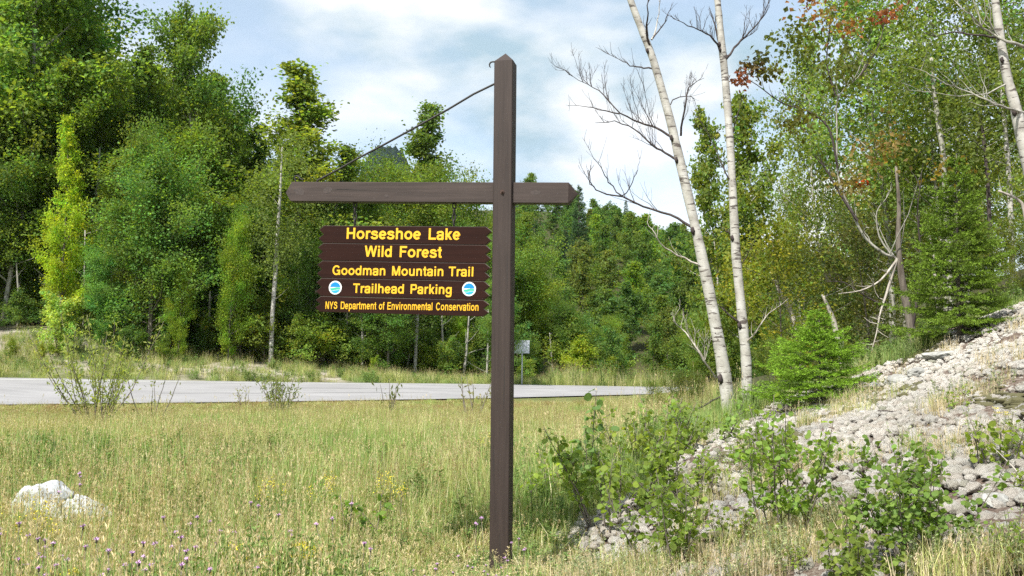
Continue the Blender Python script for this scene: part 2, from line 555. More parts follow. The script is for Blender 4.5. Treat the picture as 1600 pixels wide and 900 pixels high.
def hgt(x, y):
    x = np.asarray(x, dtype=float); y = np.asarray(y, dtype=float)
    shp = x.shape
    X = x.ravel(); Y = y.ravel()
    xc = np.clip(X, -30, 26); yc = np.clip(Y, -3, 75)
    r2 = (xc[:, None] - CP[None, :, 0]) ** 2 + (yc[:, None] - CP[None, :, 1]) ** 2
    z = tps(r2) @ _W[:_n] + _W[_n] + _W[_n + 1] * xc + _W[_n + 2] * yc
    side = 1.16 - 0.36 * sst(X, 5, 60)
    farz = -1.5 + (27.5 + 5 * (1 - sst(X, 8, 32))) * side * np.clip((Y - 60) / 165, 0, 1) ** 1.15 + 10 * sst(Y, 230, 900) + 5 * sst(-X, 10, 60)
    w = sst(Y, 52, 85) * 1.0
    w = np.maximum(w, sst(np.abs(X + 2), 26, 45))
    z = z * (1 - w) + farz * w
    # the road cut: keep the ground just under the road sheet
    yn = np.interp(X, _near[:, 0], _near[:, 1]); yf = np.interp(X, _far[:, 0], _far[:, 1])
    zn = np.interp(X, _near[:, 0], _near[:, 2]); zf = np.interp(X, _far[:, 0], _far[:, 2])
    u = (Y - yn) / np.maximum(yf - yn, 1)
    zr = zn + (zf - zn) * np.clip(u, -0.2, 1.2) - 0.05
    wr = sst(Y, yn - 2.5, yn - 0.3) * (1 - sst(Y, yf + 0.3, yf + 2.0)) * (1 - sst(np.abs(X), 40, 60))
    z = z * (1 - wr) + zr * wr
    return z.reshape(shp)


MOUND_L = np.array([(3.0, 0.10), (5.0, 0.08), (6.0, 0.18), (7.5, 0.55), (9.0, 1.1), (11.0, 2.15), (12.3, 2.8), (13.2, 3.5)])  # (Y, X of the left edge)


def mound(x, y):
    """1 inside the lichen patch"""
    x = np.asarray(x, dtype=float); y = np.asarray(y, dtype=float)
    xl = np.interp(y, MOUND_L[:, 0], MOUND_L[:, 1])
    back = np.interp(x, [3, 4.2, 5.2, 6, 7, 9], [12.3, 11.9, 11.8, 12.4, 13.2, 14])
    wob = 0.35 * np.sin(x * 2.3 + y * 1.7) + 0.25 * np.sin(x * 5.1 - y * 3.3)
    return sst(x - xl + wob * .5, -0.25, 0.45) * (1 - sst(y + wob, back - 0.5, back + 0.4))


def zat(x, y):
    return float(hgt(np.array([x]), np.array([y]))[0])


def gp(px, Y, dz=0.0):
    """ground point under pixel column px at depth Y"""
    x = P(px, 560, Y).x
    return Vector((x, Y, zat(x, Y) + dz))


def hit(px, py, Y0=3.4, Y1=40):
    """where the sight line through (px, py) first meets the ground"""
    Ys = np.linspace(Y0, Y1, 900)
    d = ray(px, py)
    Xs = d.x / d.y * Ys; Zs = CAMZ + d.z / d.y * Ys
    dz = Zs - hgt(Xs, Ys)
    k = np.argmax(dz < 0)
    if dz[k] >= 0: k = len(Ys) - 1
    return Vector((float(Xs[k]), float(Ys[k]), float(hgt(Xs[k:k + 1], Ys[k:k + 1])[0])))


def axis(lo, hi, fine0, fine1, step, grow):
    a = list(np.arange(fine0, fine1 + step / 2, step))
    s = step; p = fine1
    while p < hi:
        s *= grow; p += s; a.append(p)
    s = step; p = fine0
    while p > lo:
        s *= grow; p -= s; a.insert(0, p)
    return np.array(a)


gx = axis(-3500, 3500, -8, 10, 0.16, 1.09)
gy = axis(-400, 4200, 2.5, 16, 0.16, 1.045)
GX, GY = np.meshgrid(gx, gy)
GZ = hgt(GX, GY)
rr = np.array([[mnoise.noise(Vector((x * 1.7, y * 1.7, 0))) for x in gx] for y in gy])
rr2 = np.array([[mnoise.noise(Vector((x * 5.3, y * 5.3, 3))) for x in gx] for y in gy])
mm = mound(GX, GY)
nearw = 1 - sst(GY, 18, 24)
GZ = GZ + (rr * 0.05 + rr2 * 0.03) * nearw * (0.35 + mm)
g = Geo()
ny, nx = GX.shape
idx = np.arange(ny * nx).reshape(ny, nx)
fc = np.stack([idx[:-1, :-1], idx[:-1, 1:], idx[1:, 1:], idx[1:, :-1]], -1).reshape(-1, 4)
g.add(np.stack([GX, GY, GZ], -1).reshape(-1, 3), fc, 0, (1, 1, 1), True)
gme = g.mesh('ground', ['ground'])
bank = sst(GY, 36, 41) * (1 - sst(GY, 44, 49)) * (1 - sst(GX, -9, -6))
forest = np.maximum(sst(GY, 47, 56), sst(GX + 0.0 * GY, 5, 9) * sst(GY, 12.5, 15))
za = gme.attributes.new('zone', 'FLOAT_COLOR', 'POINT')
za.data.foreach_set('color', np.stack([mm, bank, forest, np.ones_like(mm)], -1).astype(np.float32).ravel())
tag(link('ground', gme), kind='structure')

# road sheet with its worn edge lines and cracks
def sheet(name, u0, u1, dz, mat, parent=None, x0=-1e9, x1=1e9, wob=0, seed=0):
    xs = np.linspace(max(_near[0, 0], x0), min(38, x1), 160)
    yn = np.interp(xs, _near[:, 0], _near[:, 1]); yf = np.interp(xs, _far[:, 0], _far[:, 1])
    zn = np.interp(xs, _near[:, 0], _near[:, 2]); zf = np.interp(xs, _far[:, 0], _far[:, 2])
    rows = []
    k = 7 if u1 - u0 > 0.3 else 2
    for i in range(k):
        u = u0 + (u1 - u0) * i / (k - 1)
        uu = u + (wob * (np.sin(xs * 1.1 + seed) + 0.6 * np.sin(xs * 3.7 + seed * 2)) if wob else 0)
        rows.append(np.stack([xs, yn + (yf - yn) * uu, zn + (zf - zn) * uu + dz], -1))
    V = np.stack(rows)
    a = np.arange(k * len(xs)).reshape(k, len(xs))
    f = np.stack([a[:-1, :-1], a[:-1, 1:], a[1:, 1:], a[1:, :-1]], -1).reshape(-1, 4)
    G = Geo(); G.add(V.reshape(-1, 3), f, 0)
    return obj(name, G, [mat], parent)


road = tag(sheet('road', 0, 1, 0.0, 'road'), kind='structure')
tag(sheet('edge_line', 0.90, 0.925, 0.005, 'roadline', road))
tag(sheet('pavement_crack', 0.36, 0.366, 0.005, 'crack', road, -12, -3.2, 0.004, 1))
tag(sheet('pavement_crack', 0.62, 0.625, 0.005, 'crack', road, -9, 2, 0.004, 4))

# ------------------------------------------------------------------ sign post, hanging sign
YAW = math.radians(12)
UX = Vector((math.cos(YAW), -math.sin(YAW), 0)); VX = Vector((math.sin(YAW), math.cos(YAW), 0))
base = P(786.5, 893, 6.5); base.z = zat(base.x, base.y)
_o = base.copy()


def onplane(px, py, off=0.0):
    """(a, z) in the sign's own frame where the pixel meets the plane off metres in front of the post's centre"""
    d = ray(px, py); c = Vector((0, 0, CAMZ))
    q = _o - VX * off
    t = (q - c).dot(VX) / d.dot(VX)
    p = c + d * t
    return ((p - _o).dot(UX), (p - _o).z)


PW = 0.071
zt = onplane(790, 94, PW)[1]
xl, xr = onplane(770.5, 250, PW)[0], onplane(800, 250, PW)[0]
pc = (xl + xr) / 2; PW = (xr - xl) / 2
post = tag(link('signpost', None, loc=_o + UX * pc, rz=-YAW), 'tall brown square timber post with a pointed top, a crossbeam and a tie rod', 'signpost')
G = Geo()
b = 0.006
ring = [(-PW + b, -PW), (PW - b, -PW), (PW, -PW + b), (PW, PW - b), (PW - b, PW), (-PW + b, PW), (-PW, PW - b), (-PW, -PW + b)]
V = [(x, y, z) for z in [-0.4, 0.4, 1.2, 2.0, 2.8, zt] for x, y in ring] + [(0, 0, zt + 0.075)]
fs = [(k * 8 + i, k * 8 + (i + 1) % 8, k * 8 + 8 + (i + 1) % 8, k * 8 + 8 + i) for k in range(5) for i in range(8)]
fs += [(40 + i, 40 + (i + 1) % 8, 48) for i in range(8)]
G.faces(V, fs)
obj('post', G, ['post'], post)

G = Geo()
for cx_, cz0, cl_, cwd in ((-0.03, 3.05, 0.5, 0.0022), (0.025, 1.35, 0.42, 0.002), (0.04, 2.2, 0.3, 0.0018), (-0.045, 0.8, 0.3, 0.002), (0.01, 0.25, 0.25, 0.0025)):
    zz = np.linspace(cz0, cz0 + cl_, 7); xx = cx_ + 0.004 * np.sin(zz * 9); ww = cwd * np.sin(np.linspace(0.1, 3.0, 7))
    G.faces([(x - w_, -PW - 0.0008, z) for x, z, w_ in zip(xx, zz, ww)] + [(x + w_, -PW - 0.0008, z) for x, z, w_ in zip(xx, zz, ww)], [(i, 7 + i, 8 + i, 1 + i) for i in range(6)])
tag(obj('drying_cracks', G, ['iron'], post), kind='stuff')

# crossbeam: lapped through the post, a little shallower than it
BD = 0.046
aL, zL1 = onplane(455, 283.5, BD); _, zL0 = onplane(455, 315, BD)
aR, zR1 = onplane(888, 285.5, BD); _, zR0 = onplane(888, 317, BD)
zl, zr_ = (zL0 + zL1) / 2, (zR0 + zR1) / 2
bh = ((zL1 - zL0) + (zR1 - zR0)) / 4
ang = math.atan2(zr_ - zl, aR - aL)
blen = math.hypot(aR - aL, zr_ - zl)
beam_e = Vector((math.cos(ang), 0, math.sin(ang))); beam_n = Vector((-math.sin(ang), 0, math.cos(ang)))
bmid = Vector(((aL + aR) / 2 - pc, 0, (zl + zr_) / 2))
print('beam', blen, bh, math.degrees(ang), 'post half', PW, 'top', zt)


def beamgeo(s0, s1, tip0, tip1):
    G = Geo()
    c = 0.004
    rg = [(-BD + c, -bh), (BD - c, -bh), (BD, -bh + c), (BD, bh - c), (BD - c, bh), (-BD + c, bh), (-BD, bh - c), (-BD, -bh + c)]
    ss = list(np.linspace(s0, s1, 6))
    V = []
    for s in ss:
        for y, n in rg:
            V.append((s, y, n))
    fs = [(k * 8 + i, k * 8 + (i + 1) % 8, k * 8 + 8 + (i + 1) % 8, k * 8 + 8 + i) for k in range(5) for i in range(8)]
    if tip0:
        V.append((s0 - 0.066, 0, 0)); fs += [((i + 1) % 8, i, len(V) - 1) for i in range(8)]
    else:
        fs.append(tuple(range(8))[::-1])
    if tip1:
        V.append((s1 + 0.066, 0, 0)); fs += [(40 + i, 40 + (i + 1) % 8, len(V) - 1) for i in range(8)]
    else:
        fs.append(tuple(range(40, 48)))
    G.faces([tuple(reversed_fix(v)) for v in V], fs)
    return G


def reversed_fix(v): return v


bo = obj('crossbeam', beamgeo(-blen / 2, blen / 2, True, True), ['beam'], post)
bo.location = bmid; bo.rotation_euler = (0, -ang, 0)
# long split beside a knot, and the knots
for kx, kz, kr in ((-0.78 + 0.0, 0.012, 0.026), (blen / 2 - 0.24, 0.0, 0.022), (-blen / 2 + 0.07, 0.0, 0.03), (-0.3, -0.03, 0.012)):
    an = np.arange(14) * math.pi / 7
    G = Geo()
    rk_ = [kr * (1 + 0.18 * math.sin(a * 2 + kx * 9) + 0.1 * math.sin(a * 5)) for a in an]
    G.faces([(kx + r_ * 1.5 * math.cos(a), -BD - 0.0008, kz + r_ * .9 * math.sin(a)) for a, r_ in zip(an, rk_)], [tuple(range(14))])
    obj('knot', G, ['knot'], bo)
G = Geo()
cx = -0.76
V = [(cx, -BD - 0.0016, 0.013), (cx + .06, -BD - 0.0016, 0.020), (cx + .13, -BD - 0.0016, 0.021), (cx + .22, -BD - 0.0016, 0.016), (cx + .36, -BD - 0.0016, 0.015),
     (cx + .22, -BD - 0.0016, 0.0135), (cx + .13, -BD - 0.0016, 0.0175), (cx + .06, -BD - 0.0016, 0.0168)]
G.faces(V, [(0, 1, 7), (1, 2, 6, 7), (2, 3, 5, 6), (3, 4, 5)])
obj('split', G, ['iron'], bo)
# bolt in the joint
ba, bz = onplane(784.8, 300, PW)
G = Geo()
G.tube([(ba - pc, -PW - 0.004, bz), (ba - pc, -PW + 0.01, bz)], 0.017, 12)
G.tube([(ba - pc, -PW - 0.014, bz), (ba - pc, -PW - 0.003, bz)], 0.0095, 6)
G.tube([(ba - pc, -PW - 0.020, bz), (ba - pc, -PW - 0.013, bz)], 0.005, 6)
obj('bolt', G, ['rust'], post)
# tie rod from the beam to the post, the spare hook near the top, the eye on the beam
def pl(px, py, off=0.0):
    a, z = onplane(px, py, off); return (a - pc, -off, z)


G = Geo()
G.tube([pl(*q) for q in [(492, 289), (497, 281.5), (530, 264), (560, 247), (600, 226), (640, 204), (700, 171), (740, 147), (773, 131), (785, 125)]], 0.0078, 6)
obj('tie_rod', G, ['iron'], post)
G = Geo()
G.tube([pl(*q) for q in [(776, 97), (770, 96.5), (766.6, 97.5), (764.8, 100.5), (765.2, 104), (766.8, 105.5)]], [0.006, 0.006, 0.006, 0.006, 0.005, 0.003], 6)
obj('hook', G, ['iron'], post)
G = Geo()
G.tube([pl(*q) for q in [(462, 286), (461.5, 281), (459.8, 278), (461, 275.2), (464, 274.6), (467, 276), (469, 279), (472, 280.5), (475, 280)]], 0.0055, 6)
obj('eye_hook', G, ['iron'], post)

# hanging sign ----------------------------------------------------
SD = 0.019
c4 = [onplane(503, 352, SD), onplane(757, 354.2, SD), onplane(503, 487.5, SD), onplane(757, 494.5, SD)]
sc_ = Vector((sum(c[0] for c in c4) / 4, 0, sum(c[1] for c in c4) / 4))
sang = (math.atan2(c4[1][1] - c4[0][1], c4[1][0] - c4[0][0]) + math.atan2(c4[3][1] - c4[2][1], c4[3][0] - c4[2][0])) / 2
SW = (math.hypot(c4[1][0] - c4[0][0], c4[1][1] - c4[0][1]) + math.hypot(c4[3][0] - c4[2][0], c4[3][1] - c4[2][1])) / 2
SH = ((c4[0][1] - c4[2][1]) + (c4[1][1] - c4[3][1])) / 2
print('sign', SW, SH, math.degrees(sang))
rootloc = _o + UX * sc_.x + Vector((0, 0, sc_.z))
sign = tag(link('hanging_sign', None, loc=rootloc), 'dark brown five-plank trail sign with yellow lettering hanging under the crossbeam', 'sign')
sign.rotation_euler = (Matrix.Rotation(-YAW, 3, 'Z') @ Matrix.Rotation(-sang, 3, 'Y')).to_euler()
seams = [1.0, 0.795, 0.592, 0.391, 0.182, 0.0]
TEETH = 0.04


def S(px, py, off):
    """sign-local x, z of a pixel"""
    a, z = onplane(px, py, off)
    dx, dz = a - sc_.x, z - sc_.z
    return (dx * math.cos(sang) + dz * math.sin(sang), -dx * math.sin(sang) + dz * math.cos(sang))


def emblem(px, py, parent):
    x0, z0 = S(px, py, SD)
    r = 0.0525
    y = -SD - 0.0012
    G = Geo(); an = np.arange(40) * 2 * math.pi / 40
    G.faces([(x0 + r * math.cos(a), y, z0 + r * math.sin(a)) for a in an], [tuple(range(40))])
    e = obj('emblem', G, ['white'], parent)
    ri = r * 0.80

    def band(name, lo, hi, mat, k):
        xs = np.linspace(-ri, ri, 31)
        V = []; 
        for x in xs:
            h = math.sqrt(max(ri * ri - x * x, 0))
            V.append((x0 + x, y - 0.0008 - k, z0 + min(max(lo(x / ri) * ri, -h), h)))
        for x in xs:
            h = math.sqrt(max(ri * ri - x * x, 0))
            V.append((x0 + x, y - 0.0008 - k, z0 + min(max(hi(x / ri) * ri, -h), h)))
        G = Geo(); G.faces(V, [(i, i + 1, 32 + i, 31 + i) for i in range(30)])
        obj(name, G, [mat], e)
    band('sky_band', lambda u: 0.10 + 0.02 * math.cos(2 * u), lambda u: 2, 'blue', 0)
    band('green_wave', lambda u: -0.42 + 0.10 * math.sin(2.6 * u), lambda u: -0.02 + 0.09 * math.sin(2.6 * u + 0.5), 'green', 0)
    band('water_band', lambda u: -2, lambda u: -0.50 + 0.10 * math.sin(2.6 * u), 'ltblue', 0)


# lettering: a bold grotesque drawn stroke by stroke, units 1/1000 em
def arc(cx, cy, rx, ry, a0, a1, n=28):
    return [(cx + rx * math.cos(math.radians(a0 + (a1 - a0) * i / n)), cy + ry * math.sin(math.radians(a0 + (a1 - a0) * i / n))) for i in range(n + 1)]


def chaikin(p, k=3):
    for _ in range(k):
        q = [p[0]]
        for a, b_ in zip(p[:-1], p[1:]):
            q += [(a[0] * .75 + b_[0] * .25, a[1] * .75 + b_[1] * .25), (a[0] * .25 + b_[0] * .75, a[1] * .25 + b_[1] * .75)]
        q.append(p[-1]); p = q
    return p


def l(*a): return ('L', a)
def c(*p): return ('C', chaikin(list(p)))
def A(*a): return ('C', arc(*a))


s_pts = [(452, 372), (420, 450), (275, 492), (120, 450), (105, 360), (175, 310), (300, 285), (440, 240), (470, 155), (410, 62), (275, 38), (120, 70), (80, 165)]
S_pts = [((x - 30) / 489 * 590 + 39, (y + 14) / 560 * 756 - 19) for x, y in s_pts]
n_arch = c((135, 250), (140, 400), (220, 480), (330, 492), (440, 460), (478, 370), (478, 200), (478, 0))
GL = {
 'H': (722, [l(136, 0, 136, 718), l(586, 0, 586, 718), l(136, 372, 586, 372)]),
 'o': (611, [A(306, 266, 206, 214, 90, 450)]),
 'r': (389, [l(134, 0, 134, 532), c((134, 220), (140, 380), (215, 470), (300, 478), (384, 470))]),
 's': (556, [('C', chaikin(s_pts))]), 'S': (667, [('C', chaikin(S_pts))]),
 'e': (556, [l(95, 268, 468, 268), A(276, 266, 188, 214, 0, 322)]),
 'h': (611, [l(135, 0, 135, 718), n_arch]), 'n': (611, [l(135, 0, 135, 532), n_arch]),
 'u': (611, [l(476, 0, 476, 532), ('C', [(611 - x, 532 - y) for x, y in n_arch[1]])]),
 'L': (611, [l(146, 0, 146, 718), l(146, 60, 583, 60)]),
 'a': (556, [c((85, 360), (100, 470), (240, 492), (360, 490), (440, 440), (440, 300), (440, 120), (442, 40), (470, 0)), c((440, 300), (400, 270), (220, 280), (88, 230), (92, 60), (230, 34), (380, 50), (440, 200))]),
 'k': (556, [l(139, 0, 139, 718), l(150, 170, 455, 532), l(255, 300, 465, 0)]),
 'W': (944, [l(76, 718, 245, 0), l(245, 0, 472, 718), l(472, 718, 699, 0), l(699, 0, 868, 718)]),
 'i': (278, [l(139, 0, 139, 532), l(139, 604, 139, 718)]), 'l': (278, [l(139, 0, 139, 718)]),
 'd': (611, [l(481, 0, 481, 718), A(288, 266, 190, 214, 90, 450)]),
 'p': (611, [l(132, -207, 132, 532), A(325, 266, 190, 214, 90, 450)]),
 'g': (611, [c((483, 532), (483, 200), (483, -60), (440, -150), (300, -165), (150, -160), (100, -50)), A(290, 280, 188, 200, 90, 450)]),
 'F': (611, [l(146, 0, 146, 718), l(146, 657, 583, 657), l(146, 365, 530, 365)]),
 'E': (667, [l(146, 0, 146, 718), l(146, 657, 621, 657), l(146, 370, 590, 370), l(146, 61, 625, 61)]),
 't': (333, [c((168, 690), (168, 300), (168, 70), (220, 55), (309, 55)), l(10, 478, 300, 478)]),
 'f': (333, [c((165, 0), (165, 400), (165, 640), (220, 664), (318, 664)), l(10, 478, 310, 478)]),
 'G': (778, [A(385, 359, 278, 315, 38, 300), l(420, 335, 713, 335), l(655, 0, 655, 335), c((524, 86), (600, 130), (655, 260))]),
 'C': (722, [A(370, 359, 264, 313, 36, 324)]),
 'm': (889, [l(134, 0, 134, 532), c((134, 250), (140, 400), (205, 480), (290, 492), (400, 470), (445, 370), (445, 200), (445, 0)), c((445, 250), (450, 400), (515, 480), (600, 492), (710, 470), (756, 370), (756, 200), (756, 0))]),
 'M': (833, [l(136, 0, 136, 718), l(698, 0, 698, 718), l(160, 718, 417, 0), l(674, 718, 417, 0)]),
 'T': (611, [l(306, 0, 306, 718), l(14, 657, 598, 657)]),
 'P': (667, [l(146, 0, 146, 718), c((146, 657), (380, 657), (560, 657), (560, 330), (380, 330), (146, 330))]),
 'N': (722, [l(139, 0, 139, 718), l(584, 0, 584, 718), l(150, 718, 572, 0)]),
 'Y': (667, [l(85, 718, 334, 260), l(583, 718, 334, 260), l(334, 0, 334, 300)]),
 'D': (722, [l(146, 0, 146, 718), c((146, 657), (350, 657), (550, 657), (622, 520), (622, 198), (550, 61), (350, 61), (146, 61))]),
 'v': (556, [l(76, 532, 278, 0), l(480, 532, 278, 0)]),
}
TH = 128


def text_geo(s, x0, x1, zbase, cap, y, th=TH, slope=0.0, dp=0.0):
    """flat painted letters between x0 and x1; cap height cap"""
    pen = 0; polys = []
    for ch in s:
        if ch == ' ':
            pen += 278; continue
        adv, st = GL[ch]
        for k, (kind, d) in enumerate(st):
            if kind == 'L':
                xa, ya, xb, yb = d
                dx, dy = xb - xa, yb - ya; L = math.hypot(dx, dy)
                if abs(dy) > abs(dx) * 0.6:
                    hw = th / 2 * L / abs(dy)
                    q = [(xa - hw, ya), (xa + hw, ya), (xb + hw, yb), (xb - hw, yb)]
                else:
                    hw = th / 2 * 0.92 * L / max(abs(dx), 1)
                    q = [(xa, ya - hw), (xb, yb - hw), (xb, yb + hw), (xa, ya + hw)]
                polys.append((k, [(x + pen, yy) for x, yy in q]))
            else:
                p = np.array(d, dtype=float)
                t = np.gradient(p, axis=0)
                if np.hypot(*(p[0] - p[-1])) < 1: t[0] = t[-1] = t[0] + t[-1]
                t /= np.linalg.norm(t, axis=1, keepdims=True)
                nn = np.stack([-t[:, 1], t[:, 0]], 1)
                hw = (th / 2) * (0.90 + 0.10 * np.abs(nn[:, :1]))
                a_, b2 = p + nn * hw, p - nn * hw
                for i in range(len(p) - 1):
                    polys.append((k, [(a_[i][0] + pen, a_[i][1]), (b2[i][0] + pen, b2[i][1]), (b2[i + 1][0] + pen, b2[i + 1][1]), (a_[i + 1][0] + pen, a_[i + 1][1])]))
        pen += adv
    xs = [q[0] for _, p in polys for q in p]
    lo, hi = min(xs), max(xs)
    sx = (x1 - x0) / (hi - lo); sz = cap / 718
    V = []; Fa = []
    for k, p in polys:
        b0 = len(V)
        for x, z in p:
            V.append((x0 + (x - lo) * sx, y - 0.0004 * k, zbase + z * sz + slope * (x - lo) * sx))
        Fa.append((b0, b0 + 1, b0 + 2, b0 + 3))
    G = Geo(); G.add(V, Fa)
    return G


LINES = [("Horseshoe Lake", 541.5, 719, 373.2, 374.8, 17.4, 142), ("Wild Forest", 569.5, 690, 401.0, 402.8, 17.2, 142),
         ("Goodman Mountain Trail", 519.3, 739.4, 429.4, 432.0, 14.6, 136), ("Trailhead Parking", 551.5, 705.6, 457.6, 459.8, 14.7, 138),
         ("NYS Department of Environmental Conservation", 508.5, 747.6, 482.6, 485.6, 11.6, 124)]
rg = np.random.default_rng(4)
for i in range(5):
    u1, u0 = seams[i], seams[i + 1]
    z1 = -SH / 2 + SH * u1 - 0.0012; z0 = -SH / 2 + SH * u0 + 0.0012
    # outline with two pointed teeth on each end
    nt_ = 2; hh = (z1 - z0) / nt_
    right = []; left = []
    for k in range(nt_):
        zb = z0 + hh * k
        right += [(SW / 2 + 0.004 * rg.normal() * .3, zb), (SW / 2 + TEETH, zb + hh / 2)]
        left += [(-SW / 2, zb), (-SW / 2 - TEETH, zb + hh / 2)]
    right.append((SW / 2, z1)); left.append((-SW / 2, z1))
    ring = right + left[::-1]
    th = SD - 0.0015 * (i % 2) * 0
    n_ = len(ring)
    bev = 0.003
    G = Geo()
    cz = (z0 + z1) / 2
    V = [(x - math.copysign(bev, x), -th, z + (bev if z < cz else -bev) * (1 if z in (z0, z1) else 0)) for x, z in ring]
    V += [(x, -th + bev, z) for x, z in ring] + [(x, th, z) for x, z in ring]
    # front and back as strips between left and right outlines
    m_ = len(right)
    fr = [(k, k + 1, n_ - 2 - k, n_ - 1 - k) for k in range(m_ - 1)]
    G.faces(V, fr, 0)
    G.f.append((np.array([(2 * n_ + a, 2 * n_ + d, 2 * n_ + c_, 2 * n_ + b_) for a, b_, c_, d in fr], dtype=np.int32), 0, False))
    side = []; edge = []
    for k in range(n_):
        k2 = (k + 1) % n_
        edge.append((k2, k, n_ + k, n_ + k2))
        side.append((n_ + k2, n_ + k, 2 * n_ + k, 2 * n_ + k2))
    G.f.append((np.array(edge, dtype=np.int32), 2, False))
    G.f.append((np.array(side, dtype=np.int32), 1, False))
    bd = obj('board', G, ['board', 'board_edge', 'beam'], sign)
    s, xa, xb, ya, yb, cap, th_ = LINES[i]
    A0, A1 = S(xa, ya, SD), S(xb, yb, SD)
    capm = S(xa, ya - cap, SD)[1] - A0[1]
    def span(t):
        pen = 0; xs = []
        for ch in t:
            if ch != ' ':
                for kind, d in GL[ch][1]:
                    xs += ([pen + d[0], pen + d[2]] if kind == 'L' else [pen + q[0] for q in d])
            pen += 278 if ch == ' ' else GL[ch][0]
        return min(xs), max(xs), pen
    lo_, hi_, _ = span(s); pos = 0; words_ = s.split(' ')
    for wd in words_:
        a_, b2_, adv_ = span(wd)
        f0 = (pos + a_ - lo_) / (hi_ - lo_); f1 = (pos + b2_ - lo_) / (hi_ - lo_)
        X0 = A0[0] + (A1[0] - A0[0]) * f0; X1 = A0[0] + (A1[0] - A0[0]) * f1
        Z0 = A0[1] + (A1[1] - A0[1]) * f0; Z1 = A0[1] + (A1[1] - A0[1]) * f1
        obj('lettering', text_geo(wd, X0, X1, Z0, capm, -SD - 0.0015, th_, slope=(Z1 - Z0) / (X1 - X0)), ['yellow'], bd)
        pos += adv_ + 278
    if i == 3:
        emblem(523.9, 449.4, bd); emblem(732.9, 451.6, bd)
# hangers: eye screws in beam and sign joined by links
def hanger(px0, py0, px1, py1):
    a = S(px0, py0, 0.0); b_ = S(px1, py1, 0.0)
    p0 = Vector((a[0], 0, a[1])); p1 = Vector((b_[0], 0, b_[1]))
    G = Geo()
    n = 4
    L = (p0 - p1).length
    d = (p1 - p0) / L
    G.tube([p0 - d * 0.05, p0 + d * 0.012], 0.006, 6)
    G.tube([p1 + d * 0.04, p1 - d * 0.006], 0.006, 6)
    for k in range(n):
        c0 = p0 + d * (L * (k + 0.5) / n)
        hl = L / n * 0.62; hw = 0.012
        e = Vector((1, 0, 0)) if k % 2 == 0 else Vector((0, 1, 0))
        pts = [c0 + d * (hl * math.sin(t)) + e * (hw * math.cos(t)) for t in np.linspace(0, 2 * math.pi, 15)]
        G.tube(pts, 0.0055, 6, cap=False)
    return G


for q in ((555, 316, 554.5, 352), (710, 317, 709, 353.5)):
    obj('chain', hanger(*q), ['iron'], sign)

# ------------------------------------------------------------------ roadside sign seen from behind
p0 = gp(816, 44.0)
rs = tag(link('road_sign', None, loc=p0, rz=math.radians(14)), 'small grey metal road sign seen from behind, at the far roadside beside the post', 'road sign')
top = P(816, 532, 44).z - p0.z; bot = P(816, 552, 44).z - p0.z
G = Geo(); G.box(-0.40, 0.36, -0.008, 0.008, bot, top); obj('panel', G, ['alu'], rs)
G = Geo(); G.box(-0.41, 0.37, -0.02, -0.009, top - 0.07, top + 0.01); obj('panel_rail', G, ['galv'], rs)
G = Geo(); G.tube([(0, 0.035, -0.3), (0, 0.035, top - 0.05)], 0.03, 8); obj('pole', G, ['galv'], rs)

# ------------------------------------------------------------------ trees: builders
def leafcol(rng, n, base, var=0.22, yel=0.15):
    b = np.array(base)[None, :] * (1 + rng.normal(0, var, (n, 1)).clip(-0.5, 0.6))
    y = rng.random((n, 1)) * yel
    return np.clip(b * (1 + y * np.array([[1.6, 0.5, 0.0]])), 0.004, 1)


def limb(rng, p, d, L, r, n=5, curve=0.35, jit=0.12):
    pts = [np.array(p, dtype=float)]; d = np.array(d, dtype=float)
    rad = [r]
    for i in range(n):
        d = d + np.array([0, 0, curve / n]) + rng.normal(0, jit, 3); d /= np.linalg.norm(d)
        pts.append(pts[-1] + d * L / n); rad.append(r * (1 - (i + 1) / n * 0.8))
    return np.array(pts), np.array(rad), d


